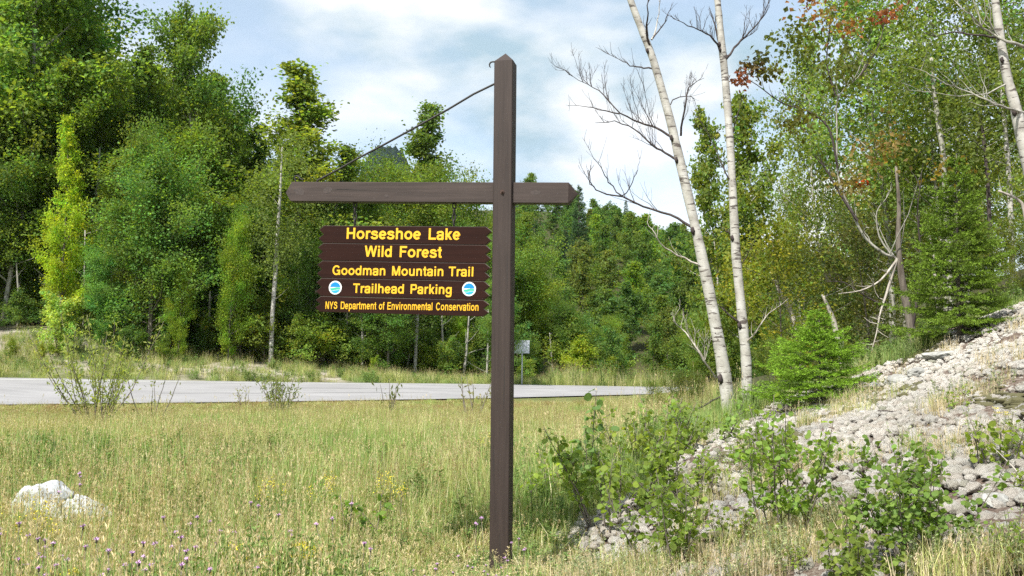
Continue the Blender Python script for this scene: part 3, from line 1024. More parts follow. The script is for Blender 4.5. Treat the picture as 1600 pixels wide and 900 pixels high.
def decid(seed, H, R, cb, nl, nleaf, leafL, base, prof, cs=0.35, tr=None, bark='bark', sides=4, aspect=0.75, skew=0.0, yel=0.15, lean=0.03, matl='leaf', sub=3):
    """returns (trunk mesh with limbs, crown mesh)"""
    rng = np.random.default_rng(seed)
    tr = tr or H * 0.011
    n = 12
    tp = [np.zeros(3)]
    d = np.array([rng.normal(0, lean), rng.normal(0, lean), 1.0])
    for i in range(n):
        d = d + rng.normal(0, 0.035, 3) * np.array([1, 1, 0]); d[2] = 1
        tp.append(tp[-1] + d / np.linalg.norm(d) * H * 0.97 / n)
    tp = np.array(tp); tp[0, 2] = -0.3
    rd = tr * (1 - np.linspace(0, 1, n + 1) * 0.9); rd[0] *= 1.35
    G = Geo(); G.tube(tp, rd, 8)
    zs = tp[:, 2]
    cl = []
    vec = []
    nl = int(nl * 1.3)
    for i in range(nl):
        u = (i + rng.random()) / nl
        t = cb + (1 - cb) * u
        z = t * H * 0.97
        p = np.array([np.interp(z, zs, tp[:, k]) for k in range(3)])
        az = i * 2.4 + rng.normal(0, 0.5)
        el = math.radians(rng.uniform(12, 48) + 25 * u)
        L = R * prof(u) * (rng.uniform(0.45, 1.1) if rng.random() < 0.8 else rng.uniform(1.1, 1.4))
        dd = np.array([math.cos(az) * math.cos(el) + skew, math.sin(az) * math.cos(el), math.sin(el)])
        lp, lr, _ = limb(rng, p, dd, L, max(tr * 0.32 * (1 - 0.6 * u), 0.006))
        G.tube(lp, lr, 4, cap=False)
        for q in (0.6, 0.85, 1.0):
            cl.append((np.array([np.interp(q * 5, range(6), lp[:, k]) for k in range(3)]), L)); vec.append(dd * L * 0.16)
        for s in range(sub + 2):
            q = rng.uniform(0.25, 0.97)
            bp = np.array([np.interp(q * 5, range(6), lp[:, k]) for k in range(3)])
            d2 = dd + rng.normal(0, 0.75, 3) + np.array([0, 0, 0.25]); d2 /= np.linalg.norm(d2)
            l2 = L * rng.uniform(0.2, 0.5)
            sp, sr, _ = limb(rng, bp, d2, l2, max(tr * 0.10, 0.004), 3)
            if s < sub: G.tube(sp, sr, 3, cap=False)
            cl.append((sp[1], L)); cl.append((sp[3], L)); vec += [d2 * l2 * 0.3] * 2
    for k in range(18):
        q = 1 - 0.24 * rng.random() ** 1.3
        pt = np.array([np.interp(q * H * .97, zs, tp[:, j]) for j in range(3)])
        cl.append((pt + rng.normal(0, 0.03 * R + 0.75 * R * (1 - q), 3) * np.array([1, 1, 0.4]), R * (0.18 + 0.4 * (1 - q)))); vec.append(np.array([0, 0, R * 0.12]))
    C0 = np.array([q[0] for q in cl]); Ls = np.array([q[1] for q in cl]); vec = np.array(vec)
    w = (Ls / R) ** 1.1 + 0.12; w *= rng.uniform(0.15, 1.9, len(w)); w /= w.sum()
    ci = rng.choice(len(C0), nleaf, p=w)
    sg = (cs * 0.62) * R * (0.45 + 0.55 * np.minimum(Ls[ci] / R, 1))[:, None]
    off = rng.normal(0, 0.5, (nleaf, 3)) * np.array([1, 1, 0.6])
    C = C0[ci] + off * sg + vec[ci] * rng.normal(0, 0.8, (nleaf, 1))
    clv = rng.uniform(0.66, 1.34, len(C0))[ci][:, None]
    clv = clv * (1 + np.array([[0.14, 0.0, -0.1]]) * rng.normal(0, 1, (len(C0), 1))[ci])
    D = off * 0.6 + rot_rand(rng, nleaf) * 0.8 + np.array([0, 0, -0.25])
    N = rot_rand(rng, nleaf) * 0.9 + np.array([-0.15, -0.2, 0.65])
    sz = leafL * rng.uniform(0.5, 1.35, nleaf)
    col = leafcol(rng, nleaf, base, 0.2, yel) * clv
    Gc = Geo(); Gc.leaves(C, D, N, sz, sz * aspect, col, 0, sides)
    return G.mesh('trunk', [bark]), Gc.mesh('crown', [matl])


def p_aspen(u): return (math.sin(math.pi * min(1, 0.16 + 0.80 * u))) ** 0.6 * (1 - 0.45 * u)
def p_round(u): return max(0.15, math.sin(math.pi * (0.12 + 0.83 * u))) ** 0.5
def p_cone(u): return 0.12 + 0.88 * (1 - u) ** 0.8
def p_bush(u): return 0.9 - 0.5 * u


def spruce(seed, H, R, nwh, needles, base, nl=0.07, nw=0.016, bark='bark', droop=0.25, spr=0.0):
    rng = np.random.default_rng(seed)
    G = Geo(); tr = H * 0.013
    G.tube([(0, 0, -0.3), (0.02 * R, 0, H * .5), (0, 0.01 * R, H)], [tr * 1.2, tr * .6, tr * 0.1], 7)
    segs = []
    for i in range(nwh):
        t = (i + 0.5) / nwh
        z0_ = H * (0.03 + 0.95 * t)
        Lb = R * ((1 - t) ** 0.85) * 1.0 + 0.03 * R
        for k in range(5 + (i % 2)):
            az = k * 2 * math.pi / 5.5 + i * 1.1 + rng.normal(0, 0.25)
            z = z0_ + rng.normal(0, 0.45) * H / nwh
            L = Lb * rng.uniform(0.55, 1.25)
            el0 = 0.45 * t - 0.08 - droop * (1 - t) * 0.5
            pts = []; p = np.array([0, 0, z]); el = el0
            for s in range(6):
                pts.append(p.copy())
                p = p + np.array([math.cos(az) * math.cos(el), math.sin(az) * math.cos(el), math.sin(el)]) * L / 5
                el += 0.10
            pts = np.array(pts)
            G.tube(pts, np.linspace(tr * 0.25, tr * 0.04, 6), 3, cap=False)
            ax = np.array([math.cos(az), math.sin(az), 0]); sd = np.array([-math.sin(az), math.cos(az), 0])
            for s in range(1, 5):
                segs.append((pts[s], pts[s + 1]))
            ntw = 4 if L < R * 0.3 else 9
            for s in range(ntw):
                q = 0.18 + 0.8 * s / ntw
                bp = np.array([np.interp(q * 5, range(6), pts[:, c_]) for c_ in range(3)])
                tl = L * (1 - q) * 0.55 + 0.06 * R
                for sgn in (-1, 1):
                    d = ax * 0.8 + sd * sgn * 0.9 + np.array([0, 0, rng.normal(-0.05, 0.12)]); d /= np.linalg.norm(d)
                    segs.append((bp, bp + d * tl * rng.uniform(0.7, 1.15)))
    A_ = np.array([s[0] for s in segs]); B_ = np.array([s[1] for s in segs])
    ln = np.linalg.norm(B_ - A_, axis=1)
    si = rng.choice(len(segs), needles, p=ln / ln.sum())
    q = rng.random((needles, 1)) ** 0.8
    C = A_[si] * (1 - q) + B_[si] * q
    ax = (B_ - A_)[si] / ln[si][:, None]
    D = ax * 0.9 + rot_rand(rng, needles) * 0.85 + np.array([0, 0, 0.12])
    N = rot_rand(rng, needles) + np.array([0, 0, 0.6])
    sz = nl * rng.uniform(0.6, 1.2, needles)
    tipb = 1 + 0.7 * (q ** 3)
    col = leafcol(rng, needles, base, 0.2, 0.12) * tipb
    Gc = Geo(); Gc.leaves(C, D, N, sz, nw, col, 0)
    return G.mesh('trunk', [bark]), Gc.mesh('crown', ['needle'])


# prototypes (mesh pairs shared by alike trees): name -> (H, trunk, crown)
GR = (0.105, 0.165, 0.042)
PR = {}
def proto(k, H, pair):
    co = np.empty(len(pair[1].vertices) * 3, dtype=np.float32); pair[1].vertices.foreach_get('co', co); co = co.reshape(-1, 3)
    zm = float(np.percentile(co[:, 2], 99.85))
    TOPXY[k] = co[co[:, 2] > zm * 0.93][:, :2].mean(0)
    PR[k] = (zm, *pair)


TOPXY = {}


proto('aspen_a', 14, decid(1, 14, 3.7, 0.22, 30, 30000, 0.15, GR, p_aspen, 0.30, bark='bark_pale'))
proto('aspen_b', 14, decid(2, 14, 3.2, 0.15, 32, 28000, 0.15, GR, p_aspen, 0.28, bark='bark_pale'))
proto('aspen_c', 14, decid(3, 14, 2.9, 0.10, 30, 24000, 0.145, GR, p_cone, 0.30, bark='bark'))
proto('maple_a', 11, decid(4, 11, 4.2, 0.10, 34, 33000, 0.15, (0.092, 0.155, 0.038), p_round, 0.30))
proto('maple_b', 11, decid(5, 11, 3.7, 0.06, 30, 29000, 0.155, (0.098, 0.16, 0.038), p_round, 0.33))
proto('bush_a', 3, decid(6, 3, 1.7, 0.02, 22, 5000, 0.13, (0.105, 0.165, 0.045), p_bush, 0.35, tr=0.03))
proto('bush_b', 3, decid(7, 3, 1.3, 0.02, 20, 3600, 0.13, (0.11, 0.17, 0.045), p_round, 0.35, tr=0.03))
proto('spruce_a', 12, spruce(8, 12, 2.4, 30, 26000, (0.036, 0.075, 0.028), 0.2, 0.05))
proto('far_a', 10, decid(11, 10, 3.6, 0.12, 22, 5200, 0.34, (0.08, 0.135, 0.036), p_round, 0.36))
proto('far_b', 12, decid(12, 12, 3.0, 0.12, 24, 5200, 0.34, (0.08, 0.135, 0.036), p_aspen, 0.36))
proto('far_c', 11, decid(13, 11, 3.3, 0.10, 22, 5000, 0.34, (0.085, 0.14, 0.036), p_aspen, 0.38))
proto('far_spruce', 12, spruce(14, 12, 2.0, 34, 7000, (0.036, 0.07, 0.028), 0.42, 0.11))


def tree(k, x, y, H, color=(1, 1, 1), wide=1.0, rz=0.0, label=None, cat='tree', group=None, name=None, z=None, barkobj=None):
    h, tm, cm = PR[k]
    s = H / h
    nm = name or ('spruce_tree' if 'spruce' in k else 'bush' if 'bush' in k else 'maple_tree' if 'maple' in k else 'aspen_tree' if 'aspen' in k else 'broadleaf_tree')
    o = link(nm, None, loc=(x, y, zat(x, y) if z is None else z), rz=rz, scale=(s * wide, s * wide, s))
    tag(o, label, cat, group)
    link('trunk', tm, o)
    link('crown', cm, o, color=color)
    return o


def tree_px(k, px, Y, top, **kw):
    g_ = gp(px, Y)
    H = max(P(px, top, Y).z - g_.z, 1.0)
    s_ = H / PR[k][0] * kw.get('wide', 1.0); rz = kw.get('rz', 0.0); tx, ty = TOPXY[k]
    dx = (tx * math.cos(rz) - ty * math.sin(rz)) * s_; dy = (tx * math.sin(rz) + ty * math.cos(rz)) * s_
    return tree(k, P(px, top, Y).x - dx, Y - dy, H, **kw)


# ------------------------------------------------------------------ left forest
SKYL = [(-200, -120), (0, -90), (140, -60), (170, 20), (190, 90), (240, 85), (262, 70), (285, 40), (335, 90), (352, 125), (375, 160), (390, 195), (420, 205), (440, 175), (520, 220), (560, 245), (570, 262), (618, 262), (625, 240), (640, 235), (700, 240), (730, 268), (770, 292), (800, 300)]
skx = [q[0] for q in SKYL]; sky_ = [q[1] for q in SKYL]
YG = (1.65, 1.35, 0.75); DG = (0.95, 1.05, 0.95); MG = (1.3, 1.3, 1.1); LG = (1.5, 1.42, 1.05); BG = (1.15, 1.3, 1.25)
HERO = [
 ('aspen_a', 70, 47, -170, dict(color=(1.1, 1.2, 1.0), wide=1.1, label='tallest dark green aspen at the left edge, its top out of frame')),
 ('aspen_b', 128, 52, -40, dict(color=(1.15, 1.25, 1.05), wide=0.85, label='tall dark aspen just right of the tallest tree at the left edge')),
 ('aspen_c', 228, 55, 76, dict(color=(1.0, 1.1, 1.0), wide=1.1, label='dark aspen in the dip between the two tallest left trees')),
 ('aspen_a', 300, 50, 12, dict(color=(1.2, 1.25, 1.0), wide=0.84, label='tall leafy aspen with an irregular top above the left side of the road')),
 ('aspen_b', 340, 56, 122, dict(color=(1.2, 1.3, 1.2), wide=1.0, label='aspen with a grey-green shoulder right of the irregular-topped tall aspen')),
 ('aspen_c', 470, 50, 108, dict(color=LG, wide=1.6, label='pointed light green aspen standing above the left end of the crossbeam')),
 ('aspen_c', 402, 53, 195, dict(color=(1.05, 1.1, 0.95), wide=1.1, label='small pointed aspen left of the beam end, below the sky gap')),
 ('aspen_c', 672, 62, 162, dict(color=(0.95, 1.0, 1.0), wide=1.25, label='narrow aspen rising highest between the tie rod and the post')),
 ('maple_b', 626, 57, 247, dict(color=LG, wide=0.9, label='light green tree just right of the far blue hill, under the tie rod')),
 ('maple_a', 572, 57, 252, dict(color=(1.3, 1.35, 1.0), wide=0.8, label='green tree just left of the far blue hill, under the tie rod')),
 ('maple_a', 650, 54, 238, dict(color=LG, wide=1.0, label='rounded light green tree behind the right half of the crossbeam')),
 ('maple_b', 715, 56, 262, dict(color=LG, wide=0.8, label='light green tree sloping down to the post behind the crossbeam')),
 ('aspen_b', 545, 52, 238, dict(color=(1.1, 1.1, 0.85), wide=1.2, label='broad aspen behind the crossbeam, left of the far blue hill')),
 ('aspen_c', 105, 43.0, 182, dict(color=(2.2, 2.0, 0.75), wide=0.75, label='narrow bright yellow-green tree in front of the dark left trees')),
 ('maple_b', 232, 43.2, 180, dict(color=(1.35, 1.35, 1.1), wide=0.65, label='grey-green birch-like tree in front of the tall left aspen')),
 ('maple_b', 155, 42.0, 385, dict(color=(1.15, 1.45, 1.6), wide=0.85, label='soft blue-green larch-like bush tree at the left forest edge')),
 ('maple_b', 375, 42.5, 330, dict(color=(1.8, 1.75, 0.9), wide=0.62, label='bright yellow-green young tree left of the white birch trunk')),
 ('maple_b', 290, 42.2, 400, dict(color=(1.8, 1.7, 0.85), wide=0.6, label='low bright yellow-green tree right of the dark twin trunks')),
 ('maple_a', 835, 56, 425, dict(color=(2.2, 2.1, 0.9), wide=0.75, label='bright green tree just right of the post below the beam')),
 ('maple_b', 720, 50, 470, dict(color=(2.0, 2.0, 0.9), wide=0.6, label='bright green leafy tree under the right end of the sign')),
 ('spruce_a', 905, 105, 292, dict(color=DG, wide=0.9, label='dark spruce whose top shows just past the right end of the crossbeam')),
 ('spruce_a', 978, 190, 314, dict(color=DG, wide=0.9, label='small dark spruce breaking the hill skyline right of the beam end')),
 ('spruce_a', 835, 85, 345, dict(color=DG, wide=1.0, label='dark spruce against the hillside just right of the post')),
]
for i, (k, px, Y, top, kw) in enumerate(HERO):
    tree_px(k, px, Y, top, rz=i * 1.7, **kw)

def TONE(c0):
    l_ = sum(c0) / 3
    return 'yellowish green' if c0[0] > 1.15 * c0[2] else 'dark green' if l_ < 0.8 else 'light green' if l_ > 1.05 else 'mid green'


def WHERE(px):
    return ('at the left edge' if px < 60 else 'behind the wispy willow' if px < 200 else 'behind the dark twin trunks' if px < 300 else 'left of the white birch' if px < 430
            else 'behind the left of the sign' if px < 630 else 'behind the right of the sign' if px < 785 else 'just right of the signpost' if px < 870 else 'behind the grey road sign')


rng = np.random.default_rng(77)
ks = ['aspen_a', 'aspen_b', 'aspen_c', 'maple_a', 'maple_b']
for row, (Y0, step, cnt) in enumerate([(46.5, 47, 19), (56, 52, 18), (68, 56, 17)]):
    for i in range(cnt):
        px = -70 + i * step + rng.normal(0, 12)
        if px > 905: continue
        Y = Y0 + rng.normal(0, 2.2)
        sk = min(np.interp(px + d_, skx, sky_) for d_ in (0,)) if px < 800 else np.interp(px, [800, 900], [318, 380])
        skm = max(np.interp(px + d_, skx, sky_) for d_ in (-35, -15, 0, 15, 35)) if px < 780 else sk
        top = skm + (abs(rng.normal(0, 40)) + 120 if row == 0 else abs(rng.normal(0, 25)) + 38 if row == 1 else abs(rng.normal(0, 12)) + 6)
        top = min(top, 430)
        if 700 < px < 800: top = max(top, 325)
        c0 = [MG, DG, LG, BG, (0.9, 1.0, 0.8), (1.2, 1.2, 0.8)][rng.integers(6)]
        k = ks[rng.integers(5)]
        tree_px(k, px, Y, top, rz=rng.uniform(0, 6), color=c0, wide=rng.uniform(0.95, 1.3),
                label=TONE(c0) + ' tree in the forest across the road, ' + WHERE(px), group='broadleaf trees of the forest across the road')

def WHERE_(px): return WHERE(px)


# pale birch trunks at the forest edge
def pxtrunk(name, pts, Y, wpx, mat, label, cat='tree', group=None, twigs=6, seed=0, leaves=None):
    """a tree whose trunk follows the pixels pts; root Empty at its base"""
    W = [P(x, y, Y) for x, y in pts]
    b0 = W[0].copy(); b0.z = min(b0.z, zat(b0.x, b0.y) )
    W[0] = b0 + Vector((0, 0, -0.1))
    o = tag(link(name, None, loc=b0), label, cat, group)
    r = np.array(wpx) / 2 * Y / F
    pts3 = np.array([tuple(w - b0) for w in W])
    # resample smooth
    t = np.linspace(0, len(pts3) - 1, (len(pts3) - 1) * 4 + 1)
    pp = np.stack([np.interp(t, range(len(pts3)), pts3[:, k]) for k in range(3)], 1)
    pp[1:-1] = (pp[:-2] + 2 * pp[1:-1] + pp[2:]) / 4
    rr_ = np.interp(t, range(len(pts3)), np.broadcast_to(r, (len(pts3),)))
    rgt = np.random.default_rng(seed)
    rr_ = rr_ * (1 + rgt.normal(0, 0.035, len(rr_)))
    G = Geo(); G.tube(pp, rr_, 12 if Y < 20 else 8)
    obj('trunk', G, [mat], o)
    if twigs:
        G = Geo()
        for i in range(twigs):
            q = rgt.uniform(0.15, 0.98) * (len(pp) - 1)
            p = np.array([np.interp(q, range(len(pp)), pp[:, k]) for k in range(3)])
            az = rgt.uniform(0, 6.28)
            L = rgt.uniform(0.5, 1.5) * (1 if Y > 20 else 0.5)
            lp, lr, _ = limb(rgt, p, (math.cos(az), math.sin(az) * 0.6, 0.35), L, 0.012 * (Y / 30), 4)
            G.tube(lp, lr, 4, cap=False)
        tag(obj('twigs', G, ['bark_pale'], o), kind='stuff')
    if leaves:
        n, r_, sz_, col_ = leaves
        C0 = pp[rgt.integers(int(len(pp) * .45), len(pp), 26)] + rgt.normal(0, r_, (26, 3))
        C = C0[rgt.integers(26, size=n)] + rgt.normal(0, r_ * .45, (n, 3))
        G = Geo(); L_ = sz_ * rgt.uniform(.6, 1.2, n)
        G.leaves(C, rot_rand(rgt, n) + np.array([0, 0, -.3]), rot_rand(rgt, n) + np.array([-.1, -.2, .6]), L_, L_ * .75, leafcol(rgt, n, col_))
        obj('crown', G, ['leaf'], o)
    return o, b0, pp


pxtrunk('birch_tree', [(423, 570), (425, 500), (430, 430), (433, 370), (438, 300), (441, 230)], 43.5, [8, 7, 7, 6, 4, 2], 'birch', 'white birch trunk with black marks standing left of the sign', twigs=8, seed=3, leaves=(5200, 0.95, 0.14, (0.13, 0.19, 0.05)))
pxtrunk('birch_tree', [(648, 581), (650, 540), (652, 500), (655, 440), (657, 380)], 47, [6, 5, 5, 4, 3], 'birch', 'thin white birch trunk seen below the sign', twigs=5, seed=4, leaves=(1500, 0.8, 0.14, (0.12, 0.18, 0.05)))
pxtrunk('dead_tree', [(566, 574), (567, 540), (566, 505), (561, 470), (556, 430)], 46, [5, 4, 4, 3, 2], 'bark_pale', 'thin grey bare stem below the sign, between the two white birches', twigs=8, seed=5)
pxtrunk('aspen_tree', [(236, 531), (237, 480), (240, 430), (246, 370), (250, 310)], 44, [12, 9, 8, 7, 5], 'bark', 'left of the two dark trunks standing close together', twigs=12, seed=6, leaves=(2600, 0.9, 0.13, (0.10, 0.15, 0.05)))
pxtrunk('aspen_tree', [(247, 527), (249, 480), (250, 430), (258, 380), (268, 320)], 44.3, [10, 8, 7, 6, 4], 'bark', 'right of the two dark trunks standing close together', twigs=12, seed=7, leaves=(2600, 0.9, 0.13, (0.10, 0.15, 0.05)))
pxtrunk('aspen_tree', [(207, 520), (212, 460), (215, 400), (222, 340)], 44.5, [7, 6, 5, 4], 'bark_pale', 'slender pale grey trunk left of the dark twin trunks', twigs=10, seed=8, leaves=(1600, 0.8, 0.13, (0.13, 0.16, 0.07)))
pxtrunk('aspen_tree', [(326, 536), (327, 500), (328, 455)], 44.5, [5, 4, 3], 'bark_pale', 'short thin grey trunk between the dark trunks and the white birch', twigs=5, seed=9)
pxtrunk('aspen_tree', [(511, 560), (513, 520), (515, 495), (514, 450)], 47, [6, 5, 4, 3], 'bark', 'dark thin trunk just below the left end of the sign', twigs=6, seed=10)
pxtrunk('aspen_tree', [(722, 592), (728, 560), (731, 520), (733, 490)], 48, [4, 4, 3, 2], 'bark_pale', 'thin pale stem below the right end of the sign', twigs=6, seed=11)
pxtrunk('aspen_tree', [(62, 300), (60, 250), (62, 200), (64, 150)], 44.5, [7, 6, 5, 4], 'bark', 'dark stem with bare branches at the far left', twigs=14, seed=12) if False else None

for i, (px, pb, tp_, Y, w_) in enumerate([(28, 505, 400, 46, 5), (92, 512, 400, 45.5, 5), (130, 520, 360, 45, 4), (175, 525, 400, 45, 4), (283, 540, 400, 45.5, 5), (355, 548, 380, 46, 5), (396, 555, 420, 46, 4), (466, 566, 420, 46, 4), (540, 575, 470, 46.5, 4), (612, 578, 470, 47, 5), (690, 588, 480, 48, 5), (760, 592, 480, 48, 4), (862, 598, 520, 54, 4), (150, 290, 230, 49, 5)]):
    if pb < 300:      # upper trunks of tall aspens showing between the leaves, standing on the same ground
        pxtrunk('aspen_tree', [(px, 540), (px + 2, 400), (px + 1, 300), (px + 3, pb), (px + 6, tp_)], Y, [w_ + 3, w_ + 2, w_ + 1, w_, 2], 'bark_pale', 'tall thin pale trunk showing between the leaves ' + WHERE_(px), twigs=14, seed=300 + i)
    else:
        pxtrunk('aspen_tree', [(px, pb), (px + 2, (pb + tp_) / 2 + 20), (px + (i % 3 - 1) * 3, tp_)], Y, [w_, w_ - 1, 2], 'bark_pale', 'thin pale stem at the forest edge ' + WHERE_(px), group='thin pale stems at the forest edge', twigs=7, seed=300 + i)

# bushes and undergrowth at the forest edge, each its own thing
BUSH = [(72, 40.2, 452, 'bush_b', (2.3, 2.1, 2.0), 'pale yellow-leaved bush on the left bank', 0.9),
        (108, 40.6, 474, 'bush_b', (1.9, 1.8, 1.4), 'smaller pale green bush right of the pale yellow-leaved one', 0.8),
        (18, 39.6, 528, 'bush_a', (1.7, 1.5, 0.9), 'low yellow-green bush at the left edge above the road', 0.8),
        (66, 39.2, 538, 'bush_a', (1.8, 1.4, 0.7), 'low yellow bush on the gritty bank above the road', 0.7),
        (262, 41.5, 520, 'bush_a', (1.2, 1.2, 0.8), 'green bush at the foot of the dark twin trunks', 0.9),
        (205, 41.5, 505, 'bush_b', (0.9, 1.1, 1.1), 'blue-green bush left of the dark twin trunks', 1.1),
        (909, 52, 523, 'bush_a', (2.0, 1.75, 0.7), 'bright yellow-green bush by the road right of the road sign', 1.15),
        (590, 44.5, 555, 'bush_b', (1.7, 1.6, 0.8), 'small bright bush below the middle of the sign', 1.0),
        (948, 54, 560, 'bush_a', (1.2, 1.2, 0.9), 'green bush right of the bright yellow-green roadside bush', 1.2)]
for i, (px, Y, top, k, c0, lb, wd) in enumerate(BUSH):
    tree_px(k, px, Y, top, color=c0, wide=wd, rz=i * 2.1, label=lb, cat='bush', name='bush')
rng = np.random.default_rng(5)
for i in range(74):
    px = rng.uniform(-60, 1010)
    Y = (44 + rng.uniform(0, 4)) if px < 560 else 47 + rng.uniform(0, 7) + max(0, px - 760) * 0.012
    g_ = gp(px, Y); c0 = [MG, LG, DG, (0.8, 1.0, 1.0), (1.4, 1.3, 0.75)][rng.integers(5)]
    tree(['bush_a', 'bush_b', 'maple_b'][rng.integers(3) if px > 120 else 0], g_.x, Y, rng.uniform(1.4, 3.8), color=c0,
         wide=rng.uniform(0.9, 1.4), rz=rng.uniform(0, 6), label=TONE(c0) + ' bush at the forest foot, ' + WHERE(px), cat='bush', group='bushes along the far forest edge', name='bush')

for i in range(34):
    px = rng.uniform(870, 1330); Y = rng.uniform(53, 62); g_ = gp(px, Y); c0 = [MG, DG, (0.8, 1.0, 1.0), (1.4, 1.3, 0.75), LG][rng.integers(5)]
    tree(['bush_a', 'maple_b', 'maple_a'][rng.integers(3)], g_.x, Y, rng.uniform(2.6, 5.8), color=c0, wide=rng.uniform(0.9, 1.3), rz=rng.uniform(0, 6),
         label=TONE(c0) + ' low tree at the foot of the far hillside beyond the road', group='low trees at the foot of the hillside', name='broadleaf_tree')

# ------------------------------------------------------------------ hillside forest on the right of the post
rng = np.random.default_rng(9)
cnt = 0
for Y in (60, 67, 75, 84, 94, 105, 117, 130, 144, 159, 175, 192, 210, 228):
    x_lo, x_hi = (P(790, 500, Y).x, P(1330, 500, Y).x)
    sp = 3.4 + Y * 0.022
    x = x_lo + rng.uniform(0, sp)
    while x < x_hi:
        yy = Y + rng.normal(0, 3)
        px = 800 + F * x / yy
        H = rng.uniform(7.0, 10.5) * (0.52 + 0.48 * min(1, (Y - 55) / 75))
        r_ = rng.random()
        k = 'far_spruce' if r_ < 0.05 else ('far_a', 'far_b', 'far_c')[rng.integers(3)]
        c0 = [(1.2, 1.2, 1.1), (0.95, 1.05, 1.0), (1.5, 1.55, 0.95), (1.0, 1.2, 1.2), (1.35, 1.15, 1.05), (0.85, 1.0, 0.95)][rng.integers(6)]
        if k == 'far_spruce':
            tree(k, x, yy, H * 1.1, color=(0.8, 0.85, 0.9), wide=rng.uniform(0.8, 1.1), rz=rng.uniform(0, 6), label='dark spruce among the broadleaf trees of the far hillside', group='spruces on the far hillside')
        else:
            tree(k, x, yy, H, color=c0, wide=rng.uniform(0.85, 1.2), rz=rng.uniform(0, 6), label=TONE(c0) + ' rounded tree on the far hillside, ' + ('by the post' if px < 880 else 'under the beam end' if px < 1000 else 'left of the white birches' if px < 1090 else 'between or right of the white birches'), group='trees on the far hillside')
        cnt += 1
        x += sp * rng.uniform(0.75, 1.25)
for i in range(75):
    px = rng.uniform(930, 1180); Y = rng.uniform(62, 190); g_ = gp(px, Y); c0 = [(1.2, 1.2, 1.1), (0.95, 1.05, 1.0), (1.5, 1.55, 0.95), (1.0, 1.2, 1.2)][rng.integers(4)]
    tree(('far_a', 'far_b', 'far_c')[rng.integers(3)], g_.x, Y, rng.uniform(6.5, 10) * (0.52 + 0.48 * min(1, (Y - 55) / 75)), color=c0, wide=rng.uniform(0.95, 1.3), rz=rng.uniform(0, 6),
         label=TONE(c0) + ' rounded tree on the far hillside, ' + ('under the beam end' if px < 1000 else 'left of the white birches' if px < 1090 else 'between or right of the white birches'), group='trees on the far hillside')
print('hill trees', cnt)

# far blue mountain, a canopy-rough ridge
G = Geo()
xs = np.linspace(-620, 900, 300); us = np.linspace(0, 1, 26)
pk = P(594, 236, 1600)
rows = []
for u in us:
    prof = 60 + (pk.z - 60) * np.exp(-(np.abs(xs - pk.x - 14) / 66.0) ** 4) + 45 * np.exp(-((xs - 500) / 300.0) ** 2)
    z = prof * math.sin(u * math.pi / 2) + np.array([abs(mnoise.noise(Vector((x * 0.11, u * 40, 1)))) * 16 for x in xs]) * (0.2 + u)
    rows.append(np.stack([xs, np.full_like(xs, 1350 + 250 * u), z], -1))
V = np.stack(rows); a = np.arange(V.shape[0] * V.shape[1]).reshape(V.shape[:2])
G.add(V.reshape(-1, 3), np.stack([a[:-1, :-1], a[:-1, 1:], a[1:, 1:], a[1:, :-1]], -1).reshape(-1, 4))
tag(obj('mountain', G, ['mountain']), kind='structure')

# ------------------------------------------------------------------ the two white birches on the mound edge
def twig_tree(G, rng, path, r0, n, Lr, depth=1, upb=0.55, sides=4):
    n = int(n * 2.1) if depth else int(n * 1.8); r0 = r0 * 0.9
    """path (k,3) branch with upward curving side twigs"""
    path = np.array(path)
    k = len(path)
    rad = r0 * (1 - np.linspace(0, 1, k) * 0.8)
    G.tube(path, rad, sides, cap=False)
    L = np.linalg.norm(np.diff(path, axis=0), axis=1).sum()
    for i in range(n):
        q = rng.uniform(0.15, 1.0) * (k - 1)
        i0 = int(min(q, k - 2))
        p = path[i0] * (1 - (q - i0)) + path[i0 + 1] * (q - i0)
        d = path[i0 + 1] - path[i0]; d = d / np.linalg.norm(d)
        dd = d * 0.55 + np.array([rng.normal(0, 0.35), rng.normal(0, 0.5), upb + rng.normal(0, 0.28)]); dd /= np.linalg.norm(dd)
        tl = L * Lr * rng.uniform(0.3, 1.0) * (1.1 - 0.6 * q / k)
        lp, lr, _ = limb(rng, p, dd, tl, max(r0 * 0.36, 0.0024), 4, 0.5, 0.2)
        if depth > 0:
            twig_tree(G, rng, lp, max(r0 * 0.36, 0.0026), int(n * 0.28), 0.6, depth - 1, upb, 3)
        else:
            G.tube(lp, np.maximum(lr, 0.0019), 3, cap=False)


